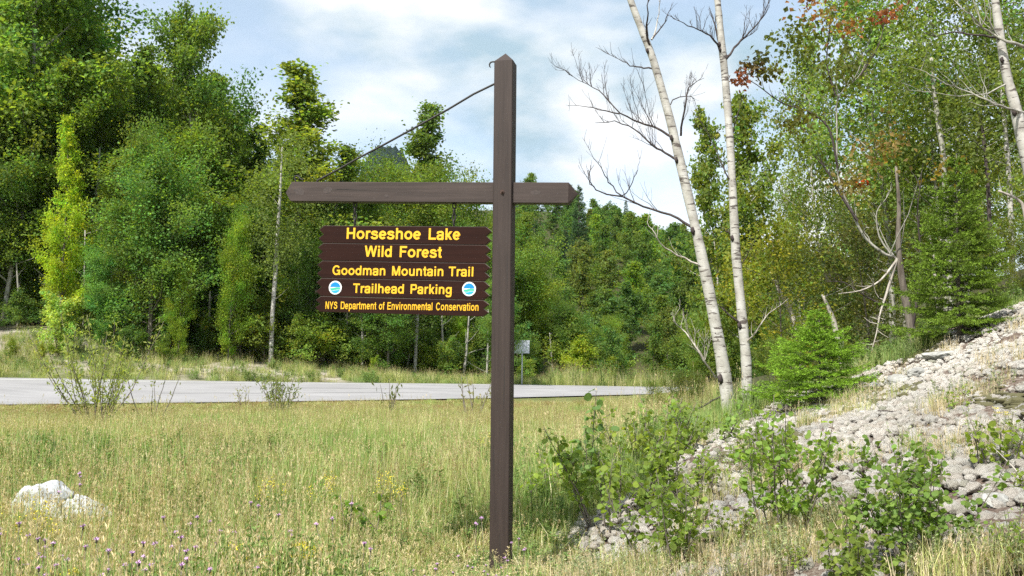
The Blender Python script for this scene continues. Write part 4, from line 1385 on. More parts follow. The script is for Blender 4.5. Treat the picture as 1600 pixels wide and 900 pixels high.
def birch(pts, Y, w, branches, label, seed):
    o, b0, pp = pxtrunk('birch_tree', pts, Y, w, 'birch', label, twigs=0, seed=seed)
    rngb = np.random.default_rng(seed)
    for bpts, wpx, ntw, mat, dep in branches:
        W = []
        dY = 0
        for i, (x, y) in enumerate(bpts):
            if i: dY += rngb.normal(0, 0.13)
            W.append(P(x, y, Y + dY) - b0)
        Wn = np.array([tuple(v) for v in W])
        t = np.linspace(0, len(Wn) - 1, (len(Wn) - 1) * 3 + 1)
        Wn = np.stack([np.interp(t, range(len(Wn)), Wn[:, k]) for k in range(3)], 1)
        Wn[1:-1] = (Wn[:-2] + Wn[1:-1] * 2 + Wn[2:]) / 4 + rngb.normal(0, 0.008, Wn[1:-1].shape)
        G = Geo()
        twig_tree(G, rngb, Wn, wpx / 2 * Y / F, ntw, 0.46, dep)
        obj('branch', G, [mat], o)
    # dark knobbly scars where limbs leave the trunk
    for bpts, wpx, ntw, mat, dep in branches:
        if wpx < 4.4: continue
        p = np.array(tuple(P(*bpts[0], Y) - b0))
        rr_ = np.interp(p[2], pp[:, 2], np.interp(np.linspace(0, len(w) - 1, len(pp)), range(len(w)), np.array(w) / 2 * Y / F))
        cxy = np.array([np.interp(p[2], pp[:, 2], pp[:, k]) for k in range(2)])
        d = -1 if bpts[-1][0] < bpts[0][0] else 1
        c_ = np.array([cxy[0] + d * rr_ * 0.62, cxy[1] - rr_ * 0.55, p[2]])
        G = Geo()
        G.tube([c_ + (0, 0, -rr_ * 0.9), c_ + (d * .01, -.01, -rr_ * 0.35), c_ + (d * .02, -.01, rr_ * 0.15), c_ + (0, 0, rr_ * 0.7)], [rr_ * 0.18, rr_ * 0.46, rr_ * 0.44, rr_ * 0.12], 7)
        obj('branch_scar', G, ['twig'], o)
    return o, b0


T = 'twig'
birch([(1143, 655), (1128, 560), (1107, 450), (1090, 370), (1062, 250), (1048, 190), (1020, 90), (1000, 40), (985, 0), (975, -40)], 12.4,
      [24, 20, 18, 16, 14.5, 13.5, 12, 11, 11, 10],
      [([(1053, 216), (1025, 200), (1000, 192), (968, 178), (936, 140), (910, 128), (888, 116)], 4.6, 9, T, 1),
       ([(968, 178), (935, 170), (912, 166), (884, 164)], 2.6, 5, T, 0),
       ([(1062, 250), (1040, 240), (1020, 228), (992, 200), (960, 190), (930, 192)], 4.5, 7, T, 1),
       ([(1088, 360), (1060, 340), (1020, 328), (972, 306), (936, 300), (922, 288), (918, 266)], 5, 5, T, 1),
       ([(972, 306), (950, 285), (944, 270), (930, 250), (910, 215)], 2.6, 5, T, 0),
       ([(972, 306), (990, 285), (996, 265), (1000, 248)], 2.4, 4, T, 0),
       ([(1022, 108), (1000, 106), (985, 102), (968, 94), (936, 76)], 3.2, 6, T, 0),
       ([(1064, 212), (1070, 168), (1076, 136), (1100, 122)], 4, 6, T, 1),
       ([(1016, 80), (1010, 50), (1012, 20), (1014, -10)], 5, 3, T, 0),
       ([(1018, 62), (1026, 40), (1030, 10), (1034, -15)], 4, 2, 'birch', 0),
       ([(1020, 60), (1034, 42), (1046, 20), (1050, 5)], 3, 4, T, 0),
       ([(1097, 415), (1070, 405), (1038, 386), (1022, 366), (1011, 346)], 4, 4, 'dead', 0),
       ([(1118, 590), (1098, 560), (1082, 533), (1066, 515), (1052, 502)], 5, 6, 'dead', 1),
       ([(1135, 617), (1112, 625), (1091, 640), (1068, 650), (1050, 658)], 3.6, 5, T, 1),
       ([(1040, 170), (1060, 150), (1082, 150), (1090, 170)], 2.4, 4, T, 0),
       ([(1100, 440), (1108, 425), (1112, 405)], 2.6, 2, T, 0)],
      'dead white birch leaning left, with dark bare twigs over the field', 21)
birch([(1169, 645), (1166, 560), (1158, 480), (1150, 400), (1145, 300), (1140, 210), (1133, 120), (1126, 50), (1121, 0), (1118, -40)], 12.7,
      [18, 16, 15, 14, 13, 12.5, 12, 11, 10, 10],
      [([(1125, 78), (1110, 56), (1090, 44), (1068, 38), (1048, 24)], 4.5, 6, T, 1),
       ([(1136, 90), (1152, 68), (1170, 52), (1192, 24), (1206, -5)], 5, 8, T, 1),
       ([(1144, 290), (1130, 262), (1122, 240), (1100, 196), (1080, 172)], 3.6, 6, T, 0),
       ([(1144, 212), (1150, 190), (1156, 172), (1160, 150)], 2.6, 4, T, 0),
       ([(1158, 508), (1140, 492), (1118, 475), (1104, 468)], 4.4, 4, T, 0),
       ([(1148, 372), (1138, 362), (1126, 358)], 4.6, 3, T, 0),
       ([(1171, 611), (1195, 612), (1215, 620), (1250, 646)], 5, 4, T, 0),
       ([(1164, 540), (1180, 520), (1200, 490), (1232, 466)], 4, 4, 'dead', 0),
       ([(1125, 70), (1118, 40), (1108, 12)], 4.6, 4, T, 0),
       ([(1152, 420), (1166, 400), (1176, 380)], 2.6, 4, T, 0),
       ([(1174, 600), (1190, 625), (1240, 640)], 3, 3, T, 0)],
      'upright white birch right behind the leaning one, bare twigs near the top', 22)

# ------------------------------------------------------------------ trees on the right
SM = (0.15, 0.205, 0.062)
proto('n_birch_a', 9, decid(31, 9, 2.3, 0.22, 34, 12000, 0.085, SM, p_aspen, 0.30, tr=0.075, bark='bark_pale', sides=4, aspect=0.85))
proto('n_birch_b', 8, decid(32, 8, 2.1, 0.12, 32, 11500, 0.08, SM, p_round, 0.32, tr=0.06, bark='bark_pale', aspect=0.85))
proto('n_aspen', 8, decid(33, 8, 1.5, 0.2, 30, 10500, 0.095, SM, p_aspen, 0.30, tr=0.06, bark='birch', aspect=0.95))
proto('n_scrub', 4, decid(34, 4, 1.5, 0.05, 26, 6500, 0.075, (0.12, 0.16, 0.05), p_round, 0.40, tr=0.03, bark='bark'))
proto('n_spruce', 3.6, spruce(35, 3.6, 1.35, 26, 85000, (0.085, 0.145, 0.016), 0.055, 0.014))
proto('n_fir', 2.2, spruce(36, 2.2, 1.35, 17, 60000, (0.085, 0.165, 0.022), 0.05, 0.012, droop=0.1))

RT = [
 ('n_aspen', 1160, 22, 148, dict(color=(1.15, 1.2, 0.9), wide=0.9, label='narrow aspen whose pointed top shows just right of the upright birch')),
 ('n_aspen', 1098, 24, 178, dict(color=(1.1, 1.15, 0.9), wide=0.75, label='light green aspen showing between the two white birch trunks')),
 ('n_birch_a', 1262, 20, 70, dict(color=(1.1, 1.15, 0.95), wide=0.72, label='leafy birch whose crown borders the sky right of the birches')),
 ('n_birch_a', 1330, 17, -40, dict(color=(0.95, 1.05, 0.9), wide=0.95, label='tall leafy birch in the middle of the right wood')),
 ('n_birch_b', 1445, 16.5, -60, dict(color=(1.0, 1.1, 0.85), wide=0.9, label='leafy birch above the dark spruce on the right')),
 ('n_birch_a', 1555, 16, -130, dict(color=(0.95, 1.0, 0.85), wide=0.9, label='tall leafy birch behind the right edge birch trunk')),
 ('n_birch_a', 1650, 15, -150, dict(color=(0.9, 1.0, 0.85), wide=0.9, label='leafy birch reaching in at the right edge')),
 ('n_birch_b', 1390, 21, 40, dict(color=(0.85, 0.95, 0.9), wide=0.95, label='darker leafy tree between the two tall right birches')),
 ('n_birch_b', 1500, 22, 60, dict(color=(0.9, 1.0, 0.9), wide=1.0, label='leafy tree deeper in the wood above the spruce')),
 ('n_birch_b', 1240, 26, 260, dict(color=(1.1, 1.1, 0.8), wide=0.8, label='low leafy tree with sky gaps right of the upright birch')),
 ('n_birch_b', 1595, 22, 120, dict(color=(0.85, 0.95, 0.85), wide=1.0, label='dark leafy tree deep in the wood at the right edge')),
 ('n_scrub', 1215, 15, 335, dict(color=(1.45, 1.35, 0.7), wide=1.0, label='yellow-green branching shrub right of the upright birch')),
 ('n_scrub', 1330, 15.5, 330, dict(color=(0.95, 0.9, 0.95), wide=1.1, label='brownish green scrub tree behind the crooked grey trunk')),
 ('n_scrub', 1250, 19, 380, dict(color=(0.9, 0.95, 1.0), wide=1.1, label='grey-green scrub behind the small fir')),
 ('n_scrub', 1385, 18, 280, dict(color=(1.1, 1.0, 0.8), wide=1.0, label='olive scrub tree left of the dark spruce')),
 ('n_scrub', 1575, 14.5, 330, dict(color=(1.1, 1.15, 0.7), wide=1.0, label='green scrub at the right edge above the lichen slope')),
 ('n_scrub', 1590, 13.6, 400, dict(color=(1.35, 1.3, 0.75), wide=0.9, label='low yellow-green scrub on the crest at the right edge')),
 ('n_spruce', 1495, 14, 252, dict(color=(1, 1, 1), wide=1.0, label='dense dark green spruce on the crest of the lichen slope')),
 ('n_fir', 1278, 12.6, 478, dict(color=(1.25, 1.2, 0.8), wide=1.3, label='small bright green fir right of the birch trunks')),
 ('n_scrub', 1440, 13.5, 505, dict(color=(1.1, 1.2, 0.8), wide=1.0, label='low green shrub at the foot of the dark spruce')),
 ('n_scrub', 1090, 14.5, 590, dict(color=(1.0, 1.0, 0.9), wide=1.1, label='tangled low shrub just left of the leaning birch base')),
 ('n_scrub', 1205, 13.5, 560, dict(color=(1.0, 1.1, 0.9), wide=0.9, label='low shrub just right of the upright birch base')),
 ('n_scrub', 1060, 15.5, 575, dict(color=(0.9, 0.95, 0.9), wide=1.0, label='low tangled shrub left of the leaning birch')),
 ('n_scrub', 1020, 20, 590, dict(color=(1.2, 1.2, 0.9), wide=0.9, label='low shrub hiding the right end of the road')),
]
for i, (k, px, Y, top, kw) in enumerate(RT):
    if k == 'n_fir': Y = hit(px, 636).y
    if k == 'n_spruce': Y = hit(px, 532).y
    nm = 'spruce_tree' if 'spruce' in k else 'fir_tree' if 'fir' in k else 'shrub' if 'scrub' in k else 'aspen_tree' if 'aspen' in k else 'birch_tree'
    tree_px(k, px, Y, top, rz=i * 1.3 + 0.4, cat='shrub' if nm == 'shrub' else 'tree', name=nm, **kw)
rng = np.random.default_rng(15)
for i in range(17):
    px = rng.uniform(1290, 1720); Y = rng.uniform(23, 40)
    g_ = gp(px, Y)
    tp_ = np.interp(px, [1190, 1260, 1330, 1720], [350, 300, 190, 150])
    tree_px(['n_birch_b', 'n_scrub', 'n_birch_a'][rng.integers(3)], px, Y, tp_ + rng.uniform(0, 150), color=[MG, DG, LG, BG][rng.integers(4)], wide=rng.uniform(0.8, 1.2), rz=rng.uniform(0, 6),
            label='leafy tree deep in the wood on the right slope', group='trees deep in the right wood', cat='tree', name='broadleaf_tree')

# crooked grey tree with the autumn-red leaves
def poly3(bpts, Y, b0, rngb, dy=0.1):
    dY = 0; W = []
    for i, (x, y) in enumerate(bpts):
        if i: dY += rngb.normal(0, dy)
        W.append(tuple(P(x, y, Y + dY) - b0))
    Wn = np.array(W)
    t = np.linspace(0, len(Wn) - 1, (len(Wn) - 1) * 3 + 1)
    Wn = np.stack([np.interp(t, range(len(Wn)), Wn[:, k]) for k in range(3)], 1)
    Wn[1:-1] = (Wn[:-2] + Wn[1:-1] * 2 + Wn[2:]) / 4
    return Wn


rngb = np.random.default_rng(50)
YC = 12.9
o, b0, pp = pxtrunk('maple_tree', [(1428, 578), (1425, 520), (1415, 470), (1408, 430), (1403, 380), (1405, 320), (1400, 260)], YC, [17, 13, 11, 10, 8, 6, 4], 'bark', 'crooked grey maple with bare limbs and red-orange leaves at the tips', twigs=0, seed=50)
for bpts, wpx, ntw, mat, dep in [
    ([(1424, 560), (1418, 500), (1412, 440), (1400, 400), (1385, 400), (1350, 372), (1330, 330), (1312, 290), (1307, 255), (1308, 200), (1306, 150), (1343, 120), (1352, 100)], 7.5, 8, 'bark_pale', 0),
    ([(1309, 262), (1297, 197), (1262, 172), (1222, 163), (1180, 130), (1162, 122)], 4.5, 7, T, 0),
    ([(1340, 345), (1310, 300), (1290, 262), (1268, 240)], 5, 6, T, 1),
    ([(1400, 408), (1376, 440), (1345, 455), (1310, 459)], 5, 5, 'dead', 0),
    ([(1402, 404), (1385, 460), (1375, 490), (1370, 520), (1362, 548)], 6, 6, 'dead', 0),
    ([(1395, 402), (1372, 370), (1368, 330), (1385, 310), (1392, 296)], 3.5, 5, 'bark_pale', 0),
    ([(1420, 540), (1434, 470), (1440, 400), (1432, 330), (1440, 280)], 6, 8, T, 0),
    ([(1385, 480), (1350, 462), (1320, 440), (1290, 440)], 3.5, 6, T, 1),
    ([(1306, 150), (1290, 100), (1296, 50), (1300, 10)], 3.5, 6, T, 1),
    ([(1343, 120), (1375, 70), (1385, 20)], 3.5, 6, T, 1)]:
    G = Geo(); twig_tree(G, rngb, poly3(bpts, YC, b0, rngb, 0.05), wpx / 2 * YC / F, ntw, 0.3, dep)
    obj('branch', G, [mat], o)
G = Geo()
for px, py, rp, n, colr in [(1158, 122, 14, 60, (0.24, 0.09, 0.05)), (1172, 106, 16, 70, (0.10, 0.075, 0.03)), (1200, 112, 18, 90, (0.12, 0.13, 0.03)), (1186, 92, 14, 50, (0.075, 0.09, 0.03)), (1290, 30, 34, 80, (0.22, 0.17, 0.06)),
                            (1262, 8, 26, 50, (0.24, 0.12, 0.05)), (1330, 42, 24, 50, (0.26, 0.13, 0.05)), (1395, 14, 22, 50, (0.26, 0.12, 0.06)), (1375, 28, 16, 30, (0.22, 0.07, 0.03)), (1355, 235, 44, 100, (0.2, 0.16, 0.06)), (1330, 285, 26, 160, (0.19, 0.17, 0.06)),
                            (1395, 225, 30, 90, (0.21, 0.17, 0.06)), (1480, 262, 26, 60, (0.2, 0.16, 0.03)), (1250, 190, 26, 150, (0.11, 0.12, 0.03)), (1310, 110, 40, 260, (0.1, 0.13, 0.03)), (1240, 60, 36, 260, (0.1, 0.14, 0.03)), (1350, 282, 5, 14, (0.45, 0.06, 0.02))]:
    c0 = np.array(tuple(P(px, py, YC) - b0)); r_ = rp * YC / F
    C = c0 + rngb.normal(0, 0.55, (n, 3)) * r_ * np.array([1, 1.3, 0.8])
    L_ = 0.085 * rngb.uniform(0.6, 1.2, n)
    G.leaves(C, rot_rand(rngb, n) + np.array([0, 0, -0.6]), rot_rand(rngb, n) + np.array([0, -0.3, 0.5]), L_, L_ * 0.75, leafcol(rngb, n, colr, 0.25, 0.2))
obj('leaves', G, ['leaf'], o)

# birch at the right edge with its crossing limbs
o, b0 = birch([(1652, 500), (1640, 380), (1612, 280), (1597, 215), (1586, 165), (1573, 120), (1563, 60), (1556, 10), (1550, -40)], 11.5, [22, 21, 19, 18, 16, 14, 13, 12, 11],
      [([(1640, 95), (1605, 76), (1572, 64), (1548, 52), (1530, 38), (1508, 16), (1484, -8)], 8, 5, 'bark_pale', 0),
       ([(1600, 176), (1572, 168), (1545, 158), (1500, 140), (1470, 126), (1445, 112), (1420, 104)], 5, 5, 'bark_pale', 0),
       ([(1560, 58), (1525, 55), (1490, 50), (1462, 58), (1440, 50)], 4.6, 6, T, 0),
       ([(1575, 130), (1530, 152), (1480, 148), (1408, 140)], 3, 5, 'bark_pale', 0)],
      'white birch at the right edge crossed by two bare limbs', 60)
# thin trunks between
pxtrunk('aspen_tree', [(1483, 285), (1474, 240), (1466, 190), (1459, 140), (1455, 90)], 15.2, [9, 8, 8, 6, 5], 'bark_pale', 'thin pale trunk rising above the dark spruce', twigs=6, seed=31, leaves=(2200, 0.45, 0.08, (0.13, 0.18, 0.05)))
pxtrunk('birch_tree', [(1580, 330), (1577, 280), (1572, 220), (1566, 150), (1562, 110)], 14.8, [8, 8, 7, 6, 5], 'birch', 'thin white trunk left of the right edge birch', twigs=7, seed=32, leaves=(2200, 0.45, 0.08, (0.13, 0.18, 0.05)))
pxtrunk('dead_tree', [(1548, 320), (1543, 270), (1537, 220), (1534, 190)], 14.9, [6, 6, 5, 3], 'twig', 'thin dark dead stem between spruce and the right edge birch', twigs=9, seed=33)
pxtrunk('dead_tree', [(1320, 545), (1303, 500), (1285, 460)], 14.5, [9, 8, 4], 'dead', 'broken white stem leaning left behind the small fir', twigs=3, seed=34)
pxtrunk('dead_tree', [(1262, 520), (1238, 488), (1218, 455), (1204, 425)], 15.0, [9, 8, 7, 4], 'dead', 'pale leaning dead stem right of the upright birch', twigs=5, seed=35)
pxtrunk('dead_tree', [(1618, 345), (1600, 320), (1585, 308), (1560, 298)], 13.2, [6, 5, 4, 3], 'dead', 'pale fallen branch sticking out at the right edge', twigs=4, seed=36)
pxtrunk('dead_tree', [(1465, 412), (1458, 390), (1452, 368)], 13.3, [5, 4, 3], 'dead', 'short white dead stick in front of the spruce', twigs=0, seed=37)

# ------------------------------------------------------------------ near plants
def zmax(me):
    co = np.empty(len(me.vertices) * 3, dtype=np.float32); me.vertices.foreach_get('co', co)
    return float(np.percentile(co[2::3], 99.5))


def sapling(seed, stems, H, nleaf, leafL=0.055, spread=0.25, base=(0.15, 0.225, 0.07)):
    rng = np.random.default_rng(seed)
    Gs = Geo(); C = []; D = []
    for s in range(stems):
        az = rng.uniform(0, 6.28); sp = rng.uniform(0.1, 1) * spread
        h = H * rng.uniform(0.65, 1.0)
        lp, lr, _ = limb(rng, (math.cos(az) * sp * 0.35, math.sin(az) * sp * 0.35, -0.05), (math.cos(az) * sp, math.sin(az) * sp, 1), h, 0.0065, 7, 0.3, 0.06)
        Gs.tube(lp, np.maximum(lr, 0.0018), 5)
        tips = [(lp, h)]
        for k in range(5):
            q = rng.uniform(0.25, 0.8) * 7; i0 = int(q)
            p = lp[i0]; a2 = rng.uniform(0, 6.28)
            sp_, sr, _ = limb(rng, p, (math.cos(a2), math.sin(a2), 0.9), h * rng.uniform(0.15, 0.32), 0.003, 4, 0.3, 0.1)
            Gs.tube(sp_, np.maximum(sr, 0.0013), 4); tips.append((sp_, h * 0.3))
        wts = np.array([t[1] for t in tips]); wts /= wts.sum()
        for k in range(nleaf // stems):
            pa, _ = tips[rng.choice(len(tips), p=wts)]
            q = (rng.uniform(0.28, 1.0) ** 0.8) * (len(pa) - 1); i0 = int(min(q, len(pa) - 2))
            p = pa[i0] * (1 - q + i0) + pa[i0 + 1] * (q - i0)
            a2 = rng.uniform(0, 6.28); d = np.array([math.cos(a2), math.sin(a2), rng.uniform(-0.2, 0.6)])
            pe = p + d * leafL * 0.6
            Gs.tube([p, pe], 0.0009, 3, cap=False)
            C.append(pe); D.append(d)
    C = np.array(C); D = np.array(D); n = len(C)
    D = D + np.array([0, 0, -0.7]) + rng.normal(0, 0.3, (n, 3))
    N = rot_rand(rng, n) * 0.7 + np.array([-0.1, -0.4, 0.6])
    L = leafL * rng.uniform(0.55, 1.2, n)
    G = Geo(); G.leaves(C, D, N, L, L * 0.98, leafcol(rng, n, base, 0.18, 0.2), 0, 8)
    return Gs.mesh('stem', ['bark']), G.mesh('leaves', ['leaf'])


SAPS = [   # seed, stems, height, leaves, base pixel x, y, top y, spread, colour, label
 (1, 2, 1.0, 60, 917, 790, 610, 0.08, (0.75, 0.9, 0.95), 'single tall aspen shoot with big round leaves right of the post'),
 (2, 11, 0.7, 560, 962, 820, 672, 0.60, (1.1, 1.15, 0.8), 'leafy aspen clump right of the tall aspen shoot'),
 (3, 11, 0.75, 520, 1055, 895, 738, 0.60, (1.05, 1.1, 0.8), 'aspen saplings at the edge of the lichen, bottom centre right'),
 (4, 8, 1.0, 560, 1225, 862, 635, 0.34, (1.0, 1.1, 0.85), 'tall aspen sapling in the middle of the lichen slope'),
 (5, 15, 0.9, 1150, 1435, 893, 692, 0.62, (0.95, 1.08, 0.85), 'large leafy aspen clump at the bottom right on the lichen'),
 (6, 8, 0.5, 320, 1350, 915, 800, 0.60, (1.1, 1.1, 0.8), 'low aspen sprouts left of the large bottom right clump'),
 (7, 4, 0.35, 60, 1590, 775, 732, 0.3, (1.2, 1.15, 0.7), 'small seedling clump at the right edge'),
 (8, 6, 0.45, 120, 845, 812, 735, 0.6, (1.15, 1.2, 0.8), 'low leafy shoots just right of the post'),
 (9, 4, 0.5, 110, 555, 890, 770, 0.2, (1.0, 1.2, 0.8), 'leafy green sprout in the grass left of the post'),
 (10, 6, 0.55, 190, 892, 790, 708, 0.6, (1.2, 1.25, 0.8), 'low aspen sprouts left of the tall aspen shoot'),
 (11, 9, 0.6, 320, 1015, 730, 628, 0.7, (1.1, 1.15, 0.8), 'leafy sprouts between the field and the birch bases'),
 (12, 8, 0.5, 260, 1085, 700, 622, 0.7, (0.95, 1.05, 0.9), 'leafy sprouts just left of the birch bases'),
 (13, 3, 0.5, 60, 1490, 650, 600, 0.3, (1.1, 1.1, 0.8), 'sparse seedlings high on the lichen slope'),
 (14, 5, 0.4, 110, 1555, 735, 652, 0.35, (1.2, 1.2, 0.7), 'small seedlings right of the large aspen clump'),
 (15, 8, 0.6, 260, 1190, 752, 660, 0.6, (1.1, 1.1, 0.8), 'low aspen sprouts above the tall sapling of the slope'),
 (16, 7, 0.6, 220, 995, 750, 655, 0.6, (1.25, 1.2, 0.7), 'yellowish sprouts behind the leafy clump beside the tall shoot'),
 (17, 6, 0.5, 150, 1140, 862, 785, 0.5, (1.1, 1.1, 0.8), 'small sprouts left of the tall aspen sapling'),
 (18, 8, 0.6, 240, 1065, 785, 690, 0.6, (1.15, 1.15, 0.8), 'light green sprouts above the bottom centre right saplings'),
 (19, 5, 0.5, 120, 1110, 760, 700, 0.5, (1.1, 1.2, 0.8), 'thin sprouts on the pale lichen below the birch bases'),
 (20, 6, 0.5, 150, 1590, 885, 800, 0.5, (1.1, 1.2, 0.75), 'low sprouts in the bottom right corner'),
 (21, 4, 0.5, 80, 1240, 905, 850, 0.4, (1.2, 1.2, 0.7), 'tiny sprouts at the bottom below the tall sapling'),
 (22, 5, 0.5, 130, 640, 730, 690, 0.5, (0.95, 1.1, 0.8), 'dark green weed clump in the middle of the field'),
 (23, 5, 0.5, 120, 370, 880, 812, 0.3, (0.9, 1.15, 0.8), 'green weed clump low in the field between boulder and sprout'),
 (24, 5, 0.5, 140, 130, 905, 845, 0.4, (0.9, 1.15, 0.9), 'green weed clump below the pale boulder'),
 (25, 4, 0.5, 90, 498, 800, 742, 0.2, (0.8, 1.0, 0.8), 'dark leafy weed stem left of centre in the field'),
]
for sd, st, H, nl, px, pyb, top, sp, c0, lb in SAPS:
    sm_, lm = sapling(100 + sd, st, H, int(nl * 1.45), 0.066 if sd == 1 else 0.037, sp)
    g_ = hit(px, pyb); s = (P(px, top, g_.y).z - g_.z) / (zmax(lm))
    o = tag(link('aspen_sapling', None, loc=g_, rz=sd, scale=s), lb, 'sapling')
    link('stem', sm_, o); link('leaves', lm, o, color=c0)

# willow-like bush on the near roadside and thin sprigs
def willow(seed, stems, H, spread, nleaf, base=(0.21, 0.26, 0.11)):
    rng = np.random.default_rng(seed); Gs = Geo(); C = []; D = []
    for s in range(stems):
        az = rng.uniform(0, 6.28); sp = rng.uniform(0.15, 1) * spread
        h = H * rng.uniform(0.6, 1.0)
        lp, lr, _ = limb(rng, (math.cos(az) * 0.1, math.sin(az) * 0.1, -0.05), (math.cos(az) * sp, math.sin(az) * sp, 1), h, 0.012, 8, 0.35, 0.07)
        Gs.tube(lp, np.maximum(lr, 0.003), 4)
        for k in range(nleaf // stems):
            q = rng.uniform(0.22, 1.0) * 8; i0 = int(min(q, 7))
            p = lp[i0] * (1 - q + i0) + lp[i0 + 1] * (q - i0)
            C.append(p + rng.normal(0, 0.05, 3)); D.append(rng.normal(0, 0.6, 3) + np.array([0, 0, 0.7]))
    C = np.array(C); D = np.array(D); n = len(C)
    L = 0.085 * rng.uniform(0.6, 1.2, n)
    G = Geo(); G.leaves(C, D, rot_rand(rng, n) + np.array([0, -0.3, 0.3]), L, L * 0.3, leafcol(rng, n, base, 0.2, 0.2))
    return Gs.mesh('stem', ['bark']), G.mesh('leaves', ['leaf'])


for sd, st, H, spd, nl, px, Y, top, c0, lb in [
    (1, 22, 2.2, 0.8, 2300, 155, 20, 498, (1.25, 1.3, 1.05), 'wispy grey-green willow bush at the near side of the road, left'),
    (2, 12, 1.0, 0.5, 700, 440, 24, 572, (0.8, 0.85, 0.8), 'small dark-leaved willow sprig in front of the white birch'),
    (3, 5, 1.4, 0.6, 60, 240, 21, 560, (0.8, 0.8, 0.7), 'thin bare-stemmed weed right of the wispy willow'),
    (4, 6, 0.7, 0.5, 60, 605, 24, 592, (0.7, 0.7, 0.7), 'thin weed against the road below the sign'),
    (5, 8, 0.8, 0.7, 100, 740, 23, 590, (0.8, 0.7, 0.7), 'brownish weeds against the road just left of the post'),
    (6, 5, 0.6, 0.4, 60, 385, 26, 600, (1, 0.9, 0.8), 'reddish tall grass-like weeds against the road left of the willow sprig')]:
    sm_, lm = willow(200 + sd, st, H, spd, nl)
    g_ = gp(px, Y); s = (P(px, top, Y).z - g_.z) / zmax(lm)
    o = tag(link('roadside_shrub', None, loc=g_, rz=sd, scale=s), lb, 'shrub')
    link('stem', sm_, o); link('leaves', lm, o, color=c0)

# goldenrod
def goldenrod(seed, flat=False):
    rng = np.random.default_rng(seed); G = Geo(); Gf = Geo(); GL_ = Geo()
    C = []; D = []
    for s in range(4):
        az = rng.uniform(0, 6.28)
        lp, lr, _ = limb(rng, (math.cos(az) * 0.05, math.sin(az) * 0.05, -0.05), (math.cos(az) * 0.15, math.sin(az) * 0.15, 1), rng.uniform(0.5, 0.72), 0.004, 5, 0.2, 0.05)
        G.tube(lp, 0.003, 4)
        for k in range(26):
            q = rng.uniform(0.1, 0.8) * 5; i0 = int(q); C.append(lp[i0] * (1 - q + i0) + lp[i0 + 1] * (q - i0)); D.append((rng.normal(), rng.normal(), 0.4))
        n = 46
        tip = lp[-1]
        fpos = tip + rng.normal(0, 1, (n, 3)) * np.array([0.03, 0.03, 0.008 if flat else 0.05])
        Gf.leaves(fpos, rot_rand(rng, n), rot_rand(rng, n) + np.array([0, -0.4, 0.4]), np.full(n, 0.016), np.full(n, 0.015), np.ones((n, 3)))
    C = np.array(C); n = len(C)
    GL_.leaves(C, np.array(D), rot_rand(rng, n), np.full(n, 0.075), np.full(n, 0.014), leafcol(rng, n, (0.09, 0.14, 0.03)))
    return G.mesh('stem', ['bark']), Gf.mesh('flower_head', ['gold']), GL_.mesh('leaves', ['leaf'])


gr = [goldenrod(1), goldenrod(2, True)]
for i, (px, Y, top, k, lb) in enumerate([
    (8, 7.5, 728, 0, 'yellow goldenrod at the left edge above the white boulder'), (432, 8.6, 712, 0, 'yellow goldenrod left of centre in the field'), (500, 8.8, 700, 0, 'taller yellow goldenrod right of the left-centre one'),
    (392, 5.6, 810, 1, 'flat-topped yellow flowers left of the bottom centre'), (468, 5.5, 815, 1, 'broad flat-topped yellow flower patch at the bottom'), (105, 5.0, 878, 1, 'small yellow flower at the bottom left'),
    (626, 8.6, 700, 0, 'faint yellow goldenrod halfway between sign and ground'), (1375, 5.2, 835, 0, 'yellow goldenrod on the lichen in front of the big aspen clump'), (1558, 6.4, 655, 1, 'bright yellow plant at the right edge of the lichen slope'),
    (762, 12, 655, 0, 'single yellow flower just left of the post at mid height'), (70, 6.6, 742, 0, 'small goldenrod by the top of the white boulder')]):
    g_ = gp(px, Y); s = max(0.35, (P(px, top, Y).z - g_.z) / 0.68)
    o = tag(link('goldenrod', None, loc=g_, rz=i * 1.1, scale=min(s, 0.9)), lb, 'flower')
    for nm, m_ in zip(('stem', 'flower_head', 'leaves'), gr[k]):
        tag(link(nm, m_, o, color=(1.1, 1.1, 0.8)), kind='stuff' if nm == 'flower_head' else None)

# knapweed: thin stems with small purple heads
def knap(seed, n_):
    rng = np.random.default_rng(seed); G = Geo(); Gf = Geo(); fl = []
    for s in range(n_):
        az = rng.uniform(0, 6.28)
        lp, lr, _ = limb(rng, (0, 0, -0.05), (math.cos(az) * 0.25, math.sin(az) * 0.25, 1), rng.uniform(0.42, 0.58), 0.002, 5, 0.2, 0.08)
        G.tube(lp, 0.0016, 3)
        G.tube([lp[-1], lp[-1] + np.array([0, 0, 0.014])], [0.006, 0.004], 5)
        m = 26; t = lp[-1] + np.array([0, 0, 0.012])
        d = rot_rand(rng, m) * np.array([1, 1, 0.5]) + np.array([0, 0, 0.5])
        fl.append((np.tile(t, (m, 1)), d))
    C = np.concatenate([f[0] for f in fl]); D = np.concatenate([f[1] for f in fl]); m = len(C)
    Gf.leaves(C, D, rot_rand(rng, m), np.full(m, 0.015), np.full(m, 0.004), np.ones((m, 3)))
    return G.mesh('stem', ['bark']), Gf.mesh('flower_head', ['purple'])


